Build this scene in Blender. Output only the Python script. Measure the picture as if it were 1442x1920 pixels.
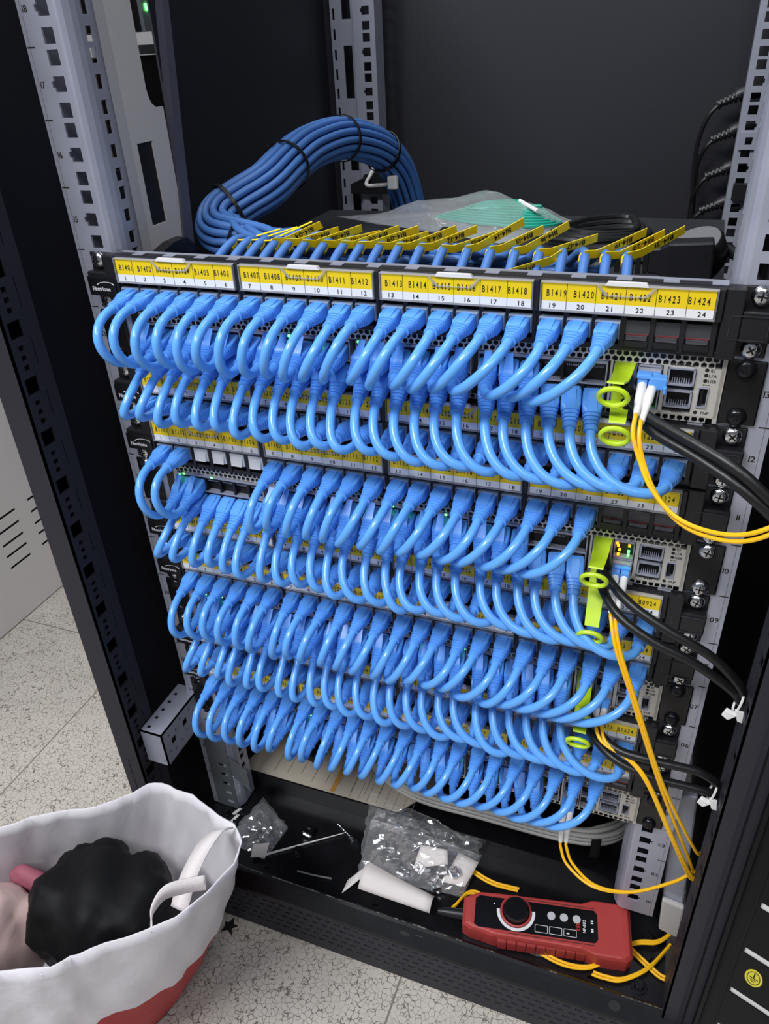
import bpy, math, random
import numpy as np
from mathutils import Vector, Matrix
# ------------------------------------------------------------------ camera, world, light, exposure
SC = bpy.context.scene
for o in list(bpy.data.objects): bpy.data.objects.remove(o)
COL = SC.collection
S = 0.001                      # everything below is written in millimetres
U = 44.45                      # one rack unit
cd = bpy.data.cameras.new('camera'); cam = bpy.data.objects.new('camera', cd); COL.objects.link(cam)
R0 = ((0.93516776, 0.35121878-0.00000, -0.04543652), (0.15000326, -0.50897119, -0.84761274), (-0.32087425, 0.78584448, -0.52866641))
rt = Vector(R0[0]).normalized(); fw = Vector(R0[2]).normalized(); up = -fw.cross(rt).normalized()
up = rt.cross(fw).normalized()
M = Matrix.Identity(4)
for i in range(3):
    M[i][0] = rt[i]; M[i][1] = up[i]; M[i][2] = -fw[i]
M.translation = Vector((190.052, -487.153, 753.641)) * S
cam.matrix_world = M
cd.sensor_width = 36; cd.lens = 36 * 1442.2 / 1920; cd.clip_start = 0.01; cd.clip_end = 50
SC.camera = cam
W = bpy.data.worlds.new('world'); SC.world = W; W.use_nodes = True
bg = W.node_tree.nodes['Background']; bg.inputs[0].default_value = (0.80, 0.88, 1.0, 1); bg.inputs[1].default_value = 0.16
def area(name, loc, target, sx, sy, power, col=(1, .98, .95)):
    l = bpy.data.lights.new(name, 'AREA'); l.shape = 'RECTANGLE'; l.size = sx; l.size_y = sy; l.energy = power; l.color = col
    o = bpy.data.objects.new(name, l); COL.objects.link(o); o.location = Vector(loc) * S
    d = Vector(target) * S - o.location; o.rotation_euler = d.to_track_quat('-Z', 'Y').to_euler()
    return o
area('ceiling_light', (-800, -1250, 2300), (-50, -100, 300), 1.2, 0.3, 46, (.95, .97, 1))
area('ceiling_light', (700, -1500, 2300), (0, 0, 300), 1.2, 0.3, 14, (.95, .97, 1))
area('ceiling_light', (-1300, 200, 2400), (-700, 0, 0), 0.6, 0.3, 3, (1, .97, .93))
area('ceiling_light', (0, 330, 2300), (0, 500, 900), 0.6, 0.3, 6, (.9, .93, 1))
SC.view_settings.view_transform = 'Standard'; SC.view_settings.look = 'None'; SC.view_settings.gamma = 1
SC.view_settings.use_curve_mapping = False; SC.view_settings.exposure = 0.3

# ------------------------------------------------------------------ materials
def lin(c): return tuple(((v/255)/12.92 if v/255 <= .04045 else (((v/255)+.055)/1.055)**2.4) for v in c)
def mat(name, rgb, rough=.5, metal=0., noise=0., nscale=300., bump=0., bscale=400., emit=0., coat=0., spec=.5):
    m = bpy.data.materials.new(name); m.use_nodes = True; nt = m.node_tree; b = nt.nodes['Principled BSDF']
    c = lin(rgb); b.inputs['Base Color'].default_value = (*c, 1); b.inputs['Roughness'].default_value = rough
    b.inputs['Metallic'].default_value = metal; b.inputs['Coat Weight'].default_value = coat; b.inputs['Specular IOR Level'].default_value = spec
    tc = None
    if noise or bump: tc = nt.nodes.new('ShaderNodeTexCoord')
    if noise:
        n = nt.nodes.new('ShaderNodeTexNoise'); n.inputs['Scale'].default_value = nscale; n.inputs['Detail'].default_value = 4
        nt.links.new(tc.outputs['Object'], n.inputs['Vector'])
        mx = nt.nodes.new('ShaderNodeMixRGB'); mx.inputs[1].default_value = (*[v*(1-noise) for v in c], 1); mx.inputs[2].default_value = (*[min(1, v*(1+noise)) for v in c], 1)
        nt.links.new(n.outputs['Fac'], mx.inputs[0]); nt.links.new(mx.outputs[0], b.inputs['Base Color'])
    if bump:
        n2 = nt.nodes.new('ShaderNodeTexNoise'); n2.inputs['Scale'].default_value = bscale; n2.inputs['Detail'].default_value = 3
        nt.links.new(tc.outputs['Object'], n2.inputs['Vector'])
        bp = nt.nodes.new('ShaderNodeBump'); bp.inputs['Strength'].default_value = bump; bp.inputs['Distance'].default_value = .002
        nt.links.new(n2.outputs['Fac'], bp.inputs['Height']); nt.links.new(bp.outputs[0], b.inputs['Normal'])
    if emit:
        b.inputs['Emission Color'].default_value = (*c, 1); b.inputs['Emission Strength'].default_value = emit
    return m
def clear(name, rgb, alpha=.35, rough=.15, bump=0., bscale=120.):
    """thin clear plastic: part see-through, part glossy"""
    m = mat(name, rgb, rough, bump=bump, bscale=bscale, spec=.8); nt = m.node_tree; b = nt.nodes['Principled BSDF']
    out = nt.nodes['Material Output']; t = nt.nodes.new('ShaderNodeBsdfTransparent'); mx = nt.nodes.new('ShaderNodeMixShader')
    lw = nt.nodes.new('ShaderNodeLayerWeight'); lw.inputs['Blend'].default_value = .4
    ma = nt.nodes.new('ShaderNodeMath'); ma.operation = 'MULTIPLY_ADD'; ma.inputs[1].default_value = .45; ma.inputs[2].default_value = alpha
    nt.links.new(lw.outputs['Facing'], ma.inputs[0]); ma.use_clamp = True
    nt.links.new(ma.outputs[0], mx.inputs[0]); nt.links.new(t.outputs[0], mx.inputs[1]); nt.links.new(b.outputs[0], mx.inputs[2])
    nt.links.new(mx.outputs[0], out.inputs['Surface']); return m
def film(name, rgb, alpha, gloss, rough=.1, bump=1., bscale=90):
    """crumpled polythene: see-through with a clear glossy skin"""
    m = clear(name, rgb, alpha, rough, bump, bscale); nt = m.node_tree; out = nt.nodes['Material Output']; src = out.inputs['Surface'].links[0].from_socket
    g = nt.nodes.new('ShaderNodeBsdfGlossy'); g.inputs['Color'].default_value = (gloss, gloss, gloss, 1); g.inputs['Roughness'].default_value = rough
    bp = [n for n in nt.nodes if n.bl_idname == 'ShaderNodeBump'][0]; bp.inputs['Distance'].default_value = .004; nt.links.new(bp.outputs[0], g.inputs['Normal'])
    a = nt.nodes.new('ShaderNodeAddShader'); nt.links.new(src, a.inputs[0]); nt.links.new(g.outputs[0], a.inputs[1]); nt.links.new(a.outputs[0], out.inputs['Surface'])
    for n in nt.nodes:
        if n.bl_idname == 'ShaderNodeMath': n.inputs[1].default_value = .3
    return m
BLUE = mat('blue_pvc', (100, 170, 246), .25, noise=.05, nscale=60, bump=.12, bscale=140)
BOOT = mat('blue_boot', (94, 162, 242), .36)
BLUE2 = mat('blue_cable_jacket', (76, 122, 190), .45, noise=.06, nscale=80)
BLACK = mat('black_plastic', (24, 24, 28), .42, bump=.08, bscale=900)
BLACKG = mat('black_glossy_paint', (17, 17, 20), .28, noise=.7, nscale=45, bump=.04, bscale=60)
CAB = mat('black_cabinet_paint', (44, 43, 51), .5, bump=.05, bscale=700, spec=.25)
CABD = mat('dark_cabinet_panel', (33, 33, 40), .50)
DARK = mat('port_black', (6, 6, 8), .6)
GALV = mat('galvanised_steel', (182, 184, 199), .36, .4, noise=.12, nscale=45)
GALVD = mat('grey_steel', (165, 168, 182), .42, .35, noise=.12, nscale=60)
PLATE = mat('brushed_nickel', (206, 202, 194), .38, .35, noise=.08, nscale=200)
CHROME = mat('chrome', (225, 225, 228), .16, 1., bump=.3, bscale=500)
CHROMED = mat('black_zinc', (38, 38, 42), .22, .6)
YEL = mat('yellow_label', (240, 207, 22), .45)
YFLAG = mat('yellow_flag_label', (245, 215, 20), .5)
WHITEP = mat('white_label', (236, 236, 238), .45)
INK = mat('black_print', (32, 26, 20), .6)
LOGO = mat('white_print', (225, 225, 228), .5)
RIM = clear('clear_label_cover', (190, 190, 196), .30, .10)
CLEAR = clear('clear_plug', (200, 215, 235), .18, .12)
SHUT = clear('clear_shutter', (150, 150, 158), .10, .15)
SHUTW = mat('white_shutter', (225, 226, 228), .35)
LIME = mat('lime_pull_tab', (192, 224, 40), .4); LIME.node_tree.nodes['Principled BSDF'].inputs['Subsurface Weight'].default_value = .0
WHITE = mat('white_plastic', (232, 230, 228), .4)
FIBY = mat('yellow_fibre', (250, 190, 22), .4)
RUB = mat('black_rubber', (20, 20, 21), .42, bump=.1, bscale=300)
GREYC = mat('grey_cable', (214, 211, 204), .5)
RED = mat('red_plastic', (172, 58, 56), .5, noise=.06, nscale=80)
REDD = mat('dark_red_grip', (150, 48, 47), .55)
GREEN = mat('green_led', (80, 255, 90), .5, emit=6); ORANGE = mat('orange_led', (255, 130, 20), .5, emit=3.5)
PAPER = mat('paper', (222, 214, 210), .7, noise=.03, nscale=60)
CARD = mat('printed_sheet', (176, 166, 152), .75, noise=.05, nscale=40)
TEAL = mat('teal_fibre', (30, 160, 135), .45)
GREYF = mat('grey_plug_face', (112, 112, 116), .7, bump=.4, bscale=1500)
BAGC = film('clear_polybag', (205, 205, 208), .07, .17, .14, 1., 38)
BAGT = film('hazy_polybag', (208, 211, 214), .12, .15, .16, 1., 30)
FABRIC = mat('black_nylon', (8, 8, 9), .62, bump=.6, bscale=30, spec=.2)
PINK = mat('pale_wrapped_item', (196, 168, 162), .4, noise=.22, nscale=16, bump=.5, bscale=40)
CRIM = mat('crimson_lining', (150, 82, 96), .75)
BEIGE = mat('beige_enamel', (208, 203, 200), .45)
NEIGH = mat('white_cabinet_enamel', (226, 222, 221), .5)
GYEL = mat('yellow_sticker', (225, 215, 60), .5)
STEELD = mat('dull_zinc', (112, 118, 122), .45, .4, noise=.2, nscale=40)
SLATE = mat('slate_post', (88, 88, 102), .5)
VELC = mat('black_velcro', (16, 16, 16), .9)
# floor: cream anti-static tile with brown crackle and tile seams
FLOOR = bpy.data.materials.new('antistatic_tile'); FLOOR.use_nodes = True
def _floor():
    nt = FLOOR.node_tree; b = nt.nodes['Principled BSDF']; L = nt.links.new; N = nt.nodes.new
    tc = N('ShaderNodeTexCoord'); ns = N('ShaderNodeTexNoise'); ns.inputs['Scale'].default_value = 260; ns.inputs['Detail'].default_value = 2
    L(tc.outputs['Object'], ns.inputs['Vector'])
    add = N('ShaderNodeMixRGB'); add.blend_type = 'ADD'; add.inputs[0].default_value = .0035
    L(tc.outputs['Object'], add.inputs[1]); L(ns.outputs['Color'], add.inputs[2])
    vo = N('ShaderNodeTexVoronoi'); vo.feature = 'DISTANCE_TO_EDGE'; vo.inputs['Scale'].default_value = 165; L(add.outputs[0], vo.inputs['Vector'])
    n2 = N('ShaderNodeTexNoise'); n2.inputs['Scale'].default_value = 95; n2.inputs['Detail'].default_value = 3; L(tc.outputs['Object'], n2.inputs['Vector'])
    th = N('ShaderNodeMath'); th.operation = 'MULTIPLY_ADD'; th.inputs[1].default_value = .11; th.inputs[2].default_value = -.024; L(n2.outputs['Fac'], th.inputs[0])
    lt = N('ShaderNodeMath'); lt.operation = 'LESS_THAN'; L(vo.outputs['Distance'], lt.inputs[0]); L(th.outputs[0], lt.inputs[1])
    n3 = N('ShaderNodeTexNoise'); n3.inputs['Scale'].default_value = 25; n3.inputs['Detail'].default_value = 5; L(tc.outputs['Object'], n3.inputs['Vector'])
    base = N('ShaderNodeMixRGB'); base.inputs[1].default_value = (*lin((184, 177, 167)), 1); base.inputs[2].default_value = (*lin((208, 201, 191)), 1); L(n3.outputs['Fac'], base.inputs[0])
    crk = N('ShaderNodeMixRGB'); crk.inputs[2].default_value = (*lin((112, 104, 95)), 1); L(lt.outputs[0], crk.inputs[0]); L(base.outputs[0], crk.inputs[1])
    sx = N('ShaderNodeSeparateXYZ'); L(tc.outputs['Object'], sx.inputs[0])
    def seam(sock, off):
        a = N('ShaderNodeMath'); a.operation = 'ADD'; a.inputs[1].default_value = off; L(sx.outputs[sock], a.inputs[0])
        m = N('ShaderNodeMath'); m.operation = 'PINGPONG'; m.inputs[1].default_value = .3; L(a.outputs[0], m.inputs[0])
        g = N('ShaderNodeMath'); g.operation = 'LESS_THAN'; g.inputs[1].default_value = .0011; L(m.outputs[0], g.inputs[0]); return g
    s1 = seam('X', -.016+6); s2 = seam('Y', -.272+6); mxx = N('ShaderNodeMath'); mxx.operation = 'MAXIMUM'; L(s1.outputs[0], mxx.inputs[0]); L(s2.outputs[0], mxx.inputs[1])
    fin = N('ShaderNodeMixRGB'); fin.inputs[2].default_value = (*lin((128, 120, 110)), 1); L(mxx.outputs[0], fin.inputs[0]); L(crk.outputs[0], fin.inputs[1])
    L(fin.outputs[0], b.inputs['Base Color']); b.inputs['Roughness'].default_value = .45
_floor()

# ------------------------------------------------------------------ mesh helpers
WL = {}          # world position (mm) of every object we may parent to
MC = {}          # mesh cache
class MB:
    def __init__(s): s.v = []; s.f = []; s.m = []; s.k = 0
    def add(s, vs, fs):
        n = len(s.v); s.v.extend([tuple(map(float, p)) for p in vs])
        for q in fs: s.f.append([i+n for i in q]); s.m.append(s.k)
        return s
    def box(s, x0, x1, y0, y1, z0, z1):
        return s.add([(x0,y0,z0),(x1,y0,z0),(x1,y1,z0),(x0,y1,z0),(x0,y0,z1),(x1,y0,z1),(x1,y1,z1),(x0,y1,z1)],
                     [(0,3,2,1),(4,5,6,7),(0,1,5,4),(1,2,6,5),(2,3,7,6),(3,0,4,7)])
    def hexa(s, p):            # 8 points, bottom ring then top ring
        return s.add(p, [(0,3,2,1),(4,5,6,7),(0,1,5,4),(1,2,6,5),(2,3,7,6),(3,0,4,7)])
    def quad(s, *p): return s.add(p, [tuple(range(len(p)))])
    def prism(s, poly, o, a, b, d):   # polygon in plane o + u*a + v*b, extruded by vector d
        o, a, b, d = map(Vector, (o, a, b, d)); n = len(poly)
        p = [o + a*u + b*v for u, v in poly]; q = [x + d for x in p]
        return s.add(p+q, [tuple(range(n))[::-1], tuple(range(n, 2*n))] + [(i, (i+1) % n, n+(i+1) % n, n+i) for i in range(n)])
    def loft(s, rings, close=True, cap=True):
        n = len(rings[0]); base = len(s.v); fs = []
        for j in range(len(rings)-1):
            for i in range(n if close else n-1):
                k = (i+1) % n; fs.append((j*n+i, j*n+k, (j+1)*n+k, (j+1)*n+i))
        if cap and close: fs += [tuple(range(n))[::-1], tuple(range((len(rings)-1)*n, len(rings)*n))]
        return s.add([p for r in rings for p in r], fs)
    def tube(s, path, r, n=10, cap=True):
        P = [Vector(p) for p in path]; rr = r if isinstance(r, (list, tuple)) else [r]*len(P)
        T = [(P[min(i+1, len(P)-1)] - P[max(i-1, 0)]).normalized() for i in range(len(P))]
        a = Vector((0, 0, 1)) if abs(T[0].z) < .9 else Vector((1, 0, 0))
        N = (a - T[0]*a.dot(T[0])).normalized(); rings = []
        for i in range(len(P)):
            N = (N - T[i]*N.dot(T[i])).normalized(); B = T[i].cross(N)
            rings.append([P[i] + (N*math.cos(2*math.pi*j/n) + B*math.sin(2*math.pi*j/n))*rr[i] for j in range(n)])
        return s.loft(rings, True, cap)
    def disc(s, c, ax, r, h, n=16, r2=None):
        c = Vector(c); ax = Vector(ax).normalized(); return s.tube([c, c+ax*h], [r, r if r2 is None else r2], n)
    def plate(s, us, vs, holes, o, a, b, d):
        """rectangular plate with rectangular holes; us,vs = extents; d = thickness vector"""
        o, a, b, d = map(Vector, (o, a, b, d))
        U_ = sorted({us[0], us[1]} | {h[0] for h in holes} | {h[1] for h in holes}); V_ = sorted({vs[0], vs[1]} | {h[2] for h in holes} | {h[3] for h in holes})
        U_ = [u for u in U_ if us[0] <= u <= us[1]]; V_ = [v for v in V_ if vs[0] <= v <= vs[1]]
        nu, nv = len(U_), len(V_); solid = {}
        for i in range(nu-1):
            for j in range(nv-1):
                cu, cv = (U_[i]+U_[i+1])/2, (V_[j]+V_[j+1])/2
                solid[i, j] = not any(h[0] < cu < h[1] and h[2] < cv < h[3] for h in holes)
        g = [o + a*u + b*v for u in U_ for v in V_]; N = nu*nv; fs = []
        for (i, j), ok in solid.items():
            if not ok: continue
            p = [i*nv+j, (i+1)*nv+j, (i+1)*nv+j+1, i*nv+j+1]
            fs += [tuple(p), tuple(x+N for x in p[::-1])]
            for (di, dj), (e0, e1) in {(0,-1):(p[0],p[1]), (1,0):(p[1],p[2]), (0,1):(p[2],p[3]), (-1,0):(p[3],p[0])}.items():
                if not solid.get((i+di, j+dj), False): fs.append((e1, e0, e0+N, e1+N))
        return s.add(g + [x+d for x in g], fs)
    def build(s, name, m, parent=None, smooth=False, bevel=0., key=None, solid=0., seg=2):
        off = Vector(WL.get(parent, (0, 0, 0))) if parent else Vector((0, 0, 0))
        if key and key in MC: me = MC[key]
        else:
            me = bpy.data.meshes.new(name)
            me.from_pydata([((p[0]-off.x)*S, (p[1]-off.y)*S, (p[2]-off.z)*S) for p in s.v], [], s.f)
            for mm in (m if isinstance(m, (list, tuple)) else [m]): me.materials.append(mm)
            if s.k or any(s.m): me.polygons.foreach_set('material_index', s.m)
            if smooth: me.polygons.foreach_set('use_smooth', [True]*len(me.polygons))
            me.validate(); me.update()
            if smooth: me.set_sharp_from_angle(angle=.75)
            if key: MC[key] = me
        o = bpy.data.objects.new(name, me); COL.objects.link(o)
        if parent: o.parent = parent; WL[o] = tuple(off)
        else: WL[o] = (0, 0, 0)
        if bevel:
            b = o.modifiers.new('bevel', 'BEVEL'); b.width = bevel*S; b.segments = seg; b.limit_method = 'ANGLE'; b.angle_limit = .7; b.harden_normals = False
        if solid:
            b = o.modifiers.new('solid', 'SOLIDIFY'); b.thickness = solid*S; b.offset = 0
        return o
def thing(name, label, cat, loc, group=None):
    o = bpy.data.objects.new(name, None); COL.objects.link(o); o.location = Vector(loc)*S; o.empty_display_size = .01
    o['label'] = label; o['category'] = cat
    if group: o['group'] = group
    WL[o] = tuple(loc); return o
def tag(o, label, cat, group=None, kind=None):
    if label: o['label'] = label
    if cat: o['category'] = cat
    if group: o['group'] = group
    if kind: o['kind'] = kind
    return o
def base_origin(o):
    """move a single-mesh thing's origin to the middle of its base"""
    me = o.data; co = np.empty(len(me.vertices)*3); me.vertices.foreach_get('co', co); co = co.reshape(-1, 3)
    c = Vector(((co[:,0].min()+co[:,0].max())/2, (co[:,1].min()+co[:,1].max())/2, co[:,2].min()))
    me.transform(Matrix.Translation(-c)); o.location = c; WL[o] = tuple(c/S); return o
def spline(pts, n=10):
    P = [Vector(p) for p in pts]; P = [P[0]*2-P[1]] + P + [P[-1]*2-P[-2]]; out = []
    for i in range(1, len(P)-2):
        for k in range(n):
            t = k/n; a, b, c, d = P[i-1], P[i], P[i+1], P[i+2]
            out.append(.5*((2*b) + (c-a)*t + (2*a-5*b+4*c-d)*t*t + (3*b-a-3*c+d)*t**3))
    out.append(P[-2]); return out
def bez(a, b, c, d, n=20):
    a, b, c, d = map(Vector, (a, b, c, d))
    return [a*(1-t)**3 + b*3*t*(1-t)**2 + c*3*t*t*(1-t) + d*t**3 for t in [i/n for i in range(n+1)]]
def rrect(hw, hh, e, n=24):
    out = []
    for i in range(n):
        t = 2*math.pi*(i+.5)/n; c, s_ = math.cos(t), math.sin(t)
        out.append((hw*math.copysign(abs(c)**(2/e), c), hh*math.copysign(abs(s_)**(2/e), s_)))
    return out
# ---- lettering
GL = {}
def glyph(ch):
    if ch in GL: return GL[ch]
    cu = bpy.data.curves.new('t', 'FONT'); cu.body = ch; cu.size = 1; cu.resolution_u = 3; cu.offset = .016
    o = bpy.data.objects.new('t', cu); COL.objects.link(o); dg = bpy.context.evaluated_depsgraph_get()
    me = bpy.data.meshes.new_from_object(o.evaluated_get(dg))
    v = [tuple(p.co[:2]) for p in me.vertices]; f = [tuple(p.vertices) for p in me.polygons]
    bpy.data.objects.remove(o); bpy.data.curves.remove(cu); bpy.data.meshes.remove(me)
    xs = [p[0] for p in v] or [0, .3]; GL[ch] = (v, f, min(xs), max(xs)); return GL[ch]
for _c in '0123456789BFiberHomeCONSLETHIDUAP/NF-GVPlink': glyph(_c)
def text(mb, s, size, o, a, b, align='c', mono=None, sx=1.):
    """write s at o along a (right) and b (up); size = em height in mm"""
    o, a, b = Vector(o), Vector(a), Vector(b); x = 0; pens = []
    for ch in s:
        if ch == ' ': x += .3; continue
        v, f, x0, x1 = glyph(ch)
        if mono: pens.append((ch, x + (mono-(x1-x0))/2 - x0)); x += mono
        else: pens.append((ch, x - x0)); x += (x1-x0) + .07
    sh = -x/2 if align == 'c' else 0
    for ch, px in pens:
        v, f, x0, x1 = glyph(ch)
        mb.add([o + a*((px+sh+p[0])*size*sx) + b*((p[1]-.36)*size) for p in v], f)
    return mb
X, Y, Z = (1, 0, 0), (0, 1, 0), (0, 0, 1)
rnd = random.Random(7)

# ------------------------------------------------------------------ setting: floor
fl = MB().box(-2600, 2200, -1800, 2600, -150, -110).build('floor', FLOOR); tag(fl, 'cream anti-static tile floor with brown crackle', None, kind='structure')

tag(MB().box(-2600, 2200, 2600, 2700, -150, 2700).build('wall_back', NEIGH), 'plain pale wall behind the racks', None, kind='structure')
# ------------------------------------------------------------------ the open black rack cabinet
rack = thing('rack_cabinet', 'open black rack cabinet holding the switches and patch panels', 'cabinet', (0, 280, -110))
def holes_u(u, hw, n0, n1, hh=4.75):
    return [(u-hw, u+hw, n*U-d-hh, n*U-d+hh) for n in range(n0, n1+1) for d in (6.35, 22.225, 38.1)]
def notch(u, s, n0, n1): return [((u+s*4.7) if s > 0 else (u-6.6), (u+6.6) if s > 0 else (u-4.7), n*U-22.225-2, n*U-22.225+2) for n in range(n0, n1+1)]
def tick_text(mb, nums, x, y, up_=True):
    for n in nums:
        text(mb, '%02d' % n, 6, (x, y, (n-.5)*U), X, Z)
for s, zb in ((-1, -34), (1, 0)):
    m = MB()
    fl_h = holes_u(232.55*s, 4.75, 1, 21) + notch(232.55*s, s, 1, 21)
    us = (-253.6, -223.4) if s < 0 else (223.4, 253.6)
    m.plate(us, (zb, 930), [h for h in fl_h if h[2] > zb+3], (0, 0, 0), X, Z, (0, 1.6, 0))
    # rounded bend and the return with its own holes
    pr = [(223.4, 0), (221.5, .6), (219, 3), (216.5, 7.5), (215.2, 12)]
    rings = [[(s*px, py, z) for px, py in pr] for z in (zb, 930)]
    m.loft(rings, close=False, cap=False)
    m.plate((12, 31), (zb, 930), [(17, 24, n*U-d-4.5, n*U-d+4.5) for n in range(1, 21) for d in (6.35, 22.225, 38.1)], (s*215.2, 0, 0), Y, Z, (s*1.5, 0, 0))
    # outer return flange
    m.box(*sorted((s*253.6, s*252)), 1.6, 30, zb, 930)
    r = m.build('mounting_rail', GALV, rack)
    t = MB()
    for n in range(1, 21):
        t.box(*sorted((s*253, s*246.5)), -.06, 0, n*U-.45, n*U+.45)
    t.box(*sorted((s*250.6, s*250.4)), -.05, 0, zb, 930)
    tick_text(t, range(1, 21), s*247.2, -.1)
    t.build('rail_numbering', INK, r)
# rear rails
for s in (-1, 1):
    m = MB(); us = (-250, -222) if s < 0 else (222, 252)
    m.plate(us, (0, 930), holes_u(232.55*s, 5, 8, 20) + notch(232.55*s, s, 8, 20), (0, 572, 0), X, Z, (0, 1.6, 0))
    ov = [(-268, -256, n*2*U-30, n*2*U+30) for n in range(4, 11)] + [(-281, -278, n*U/2-8, n*U/2+4) for n in range(10, 40)]
    if s < 0: m.plate((-284, -250), (0, 930), ov, (0, 580, 0), X, Z, (0, 1.6, 0))
    m.box(*sorted((s*222, s*220.5)), 572, 600, 0, 930)
    m.build('rear_mounting_rail', GALVD, rack)
# rear rail bracket with its bolts
m = MB().prism([(0, 0), (0, 12), (48, 32), (60, 32), (60, 0)], (-262, 560, 566), X, Z, (0, 6, 0)); m.build('support_angle', BLACK, rack)
for x, z in ((-236, 587), (-205, 577)):
    MB().disc((x, 560, z), (0, -1, 0), 5, 5).build('bolt', CHROME, rack, True)
MB().box(226, 246, 560, 571, 566, 584).build('support_angle', BLACK, rack)
b = MB().plate((-10, 10), (-9, 9), [(-4, 4, -4, 4)], (234, 568, 629), X, Z, (0, 3, 0)).build('cage_nut', GALVD, rack)
# corner posts
for s in (-1, 1):
    m = MB(); xs = sorted((s*297, s*272))
    m.box(*xs, -75, -73, -108, 1000)
    ph = [(-70, -57, n*U-6.5, n*U+6.5) for n in range(0, 22)] + [(-66, -61, n*U+d-2, n*U+d+2) for n in range(0, 22) for d in (14.5, 22.2, 30)] + [(-52, -51, n*U+14, n*U+36) for n in range(0, 22)]
    m.plate((-75, -40), (-36, 1000), [h for h in ph if h[2] > -30], (s*272, 0, 0), Y, Z, (s*1.5, 0, 0))
    m.box(*sorted((s*297, s*295)), -73, -40, -108, 1000)
    m.box(*sorted((s*297, s*273.5)), -41.5, -40, -36, 1000)
    if s > 0:   # folded door-stop rib on the right post face
        m.add([(284, -75, -108), (287, -80, -108), (290, -75, -108), (284, -75, 1000), (287, -80, 1000), (290, -75, 1000)], [(0, 1, 4, 3), (1, 2, 5, 4)])
    else:
        m.box(-289, -287, -75.4, -75, 60, 112)
    m.build('corner_post', CAB, rack)
for s in (-1, 1):
    MB().box(*sorted((s*297, s*286)), 590, 640, -108, 1000).build('rear_post', CAB, rack)
# side panels (the left one stops where the neighbouring rack shows through), back panel
m = MB().box(-299, -297, -73, 118, -108, 1000).box(-299, -297, 212, 640, -108, 1000).box(-299, -297, 118, 212, -108, 660); m.build('side_panel', CABD, rack)
MB().box(297, 299, -73, 640, -108, 1000).build('side_panel', CABD, rack)
MB().box(-299, 299, 640, 643, -108, 1100).build('back_panel', CABD, rack)
# base: pan, front lip, perforated kick plate, cross beam
m = MB().plate((-272, 272), (-67, 37), [(x-3, x+3, -60, -57) for x in (-150, -20, 95, 205)], (0, 0, -36), X, Y, (0, 0, -2))
m.box(-272, 272, 60, 640, -40, -38); m.build('base_pan', BLACKG, rack)
m = MB(); pr = [(-66, -36), (-66.5, -31.5), (-69, -30), (-72, -31), (-84, -42), (-85, -45)]
m.loft([[(x, y, z) for y, z in pr] for x in (-297, 297)], close=False, cap=False)
for x in (-155, 35, 165):
    m.add([(x-4, -76.4, -33.8), (x+4, -76.4, -33.8), (x+4, -79.4, -36.6), (x-4, -79.4, -36.6)], [(0, 1, 2, 3)])
sill = m.build('front_sill', BLACKG, rack, solid=1.0)
MB().prism([(math.cos(a)*5*(1.25 if i % 2 else 1), math.sin(a)*2.1) for i, a in enumerate([k*math.pi/8 for k in range(16)])], (20, -77.6, -35.0), X, (0, -.73, -.68), (0, -.1, .1)).build('slot', DARK, rack)
MB().prism([(math.cos(k*math.pi/8)*5.5, math.sin(k*math.pi/8)*4.5) for k in range(16)], (230, -77.6, -35.0), X, (0, -.73, -.68), (0, -.1, .1)).build('slot', DARK, rack)
m = MB()
for j in range(5):
    z0 = -46 - j*10
    hs = [(x-3.2+(j % 2)*5.5, x+3.2+(j % 2)*5.5, z0-6.2, z0-3.4) for x in np.arange(-285, 285, 11.)]
    m.plate((-297, 297), (z0-10, z0), hs, (0, -85, 0), X, Z, (0, 1.2, 0))
m.box(-297, 297, -85, -83.8, -108, -96); m.build('kick_plate', CAB, rack)
m = MB().box(-272, 272, 37, 39, -40, -10).box(-272, 272, 39, 62, -40, -36); m.build('cross_beam', BLACKG, rack)
b = MB(); qq = random.Random(12)
for k in range(46):
    x = qq.uniform(-265, 265); l = qq.uniform(2, 14); w = qq.uniform(.2, .8)
    b.hexa([(x, -69-w, -29.45), (x+l, -69-w*.6, -29.45), (x+l, -69+w*.6, -29.45), (x, -69+w, -29.45), (x, -69-w, -29.3), (x+l, -69-w*.6, -29.3), (x+l, -69+w*.6, -29.3), (x, -69+w, -29.3)])
w_ = b.build('paint_wear', mat('scuffed_paint', (120, 116, 112), .8), sill); w_['kind'] = 'stuff'
# beige cable-duct panel with its cut-outs behind the left rail, slate post beyond it
m = MB()
m.quad((-213, 27, 560), (-216.5, 43, 560), (-216.5, 43, 930), (-213, 27, 930))
m.plate((43, 92), (560, 930), [(74, 92, 712, 930), (50, 70, 630, 690)], (-216.5, 0, 0), Y, Z, (-1.5, 0, 0))
m.prism([(0, 0), (9, 0), (4, 3), (1.5, 7), (0, 14)], (-216.5, 74, 712), Y, Z, (-1.5, 0, 0))
m.build('cable_duct_panel', BEIGE, rack)
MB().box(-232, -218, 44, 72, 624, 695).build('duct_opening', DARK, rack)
m = MB().hexa([(-214, 78, 560), (-214, 94, 560), (-222, 100, 560), (-222, 80, 560), (-214, 118, 830), (-214, 125, 830), (-222, 130, 830), (-222, 120, 830)]); m.build('slate_upright', SLATE, rack)
MB().prism([(18, 0), (18, 16), (24, 18), (60, 26), (78, 26), (88, 18), (92, 0)], (-206, 0, 590), Y, Z, (-12, 0, 0)).build('duct_foot', BLACK, rack)
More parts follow.
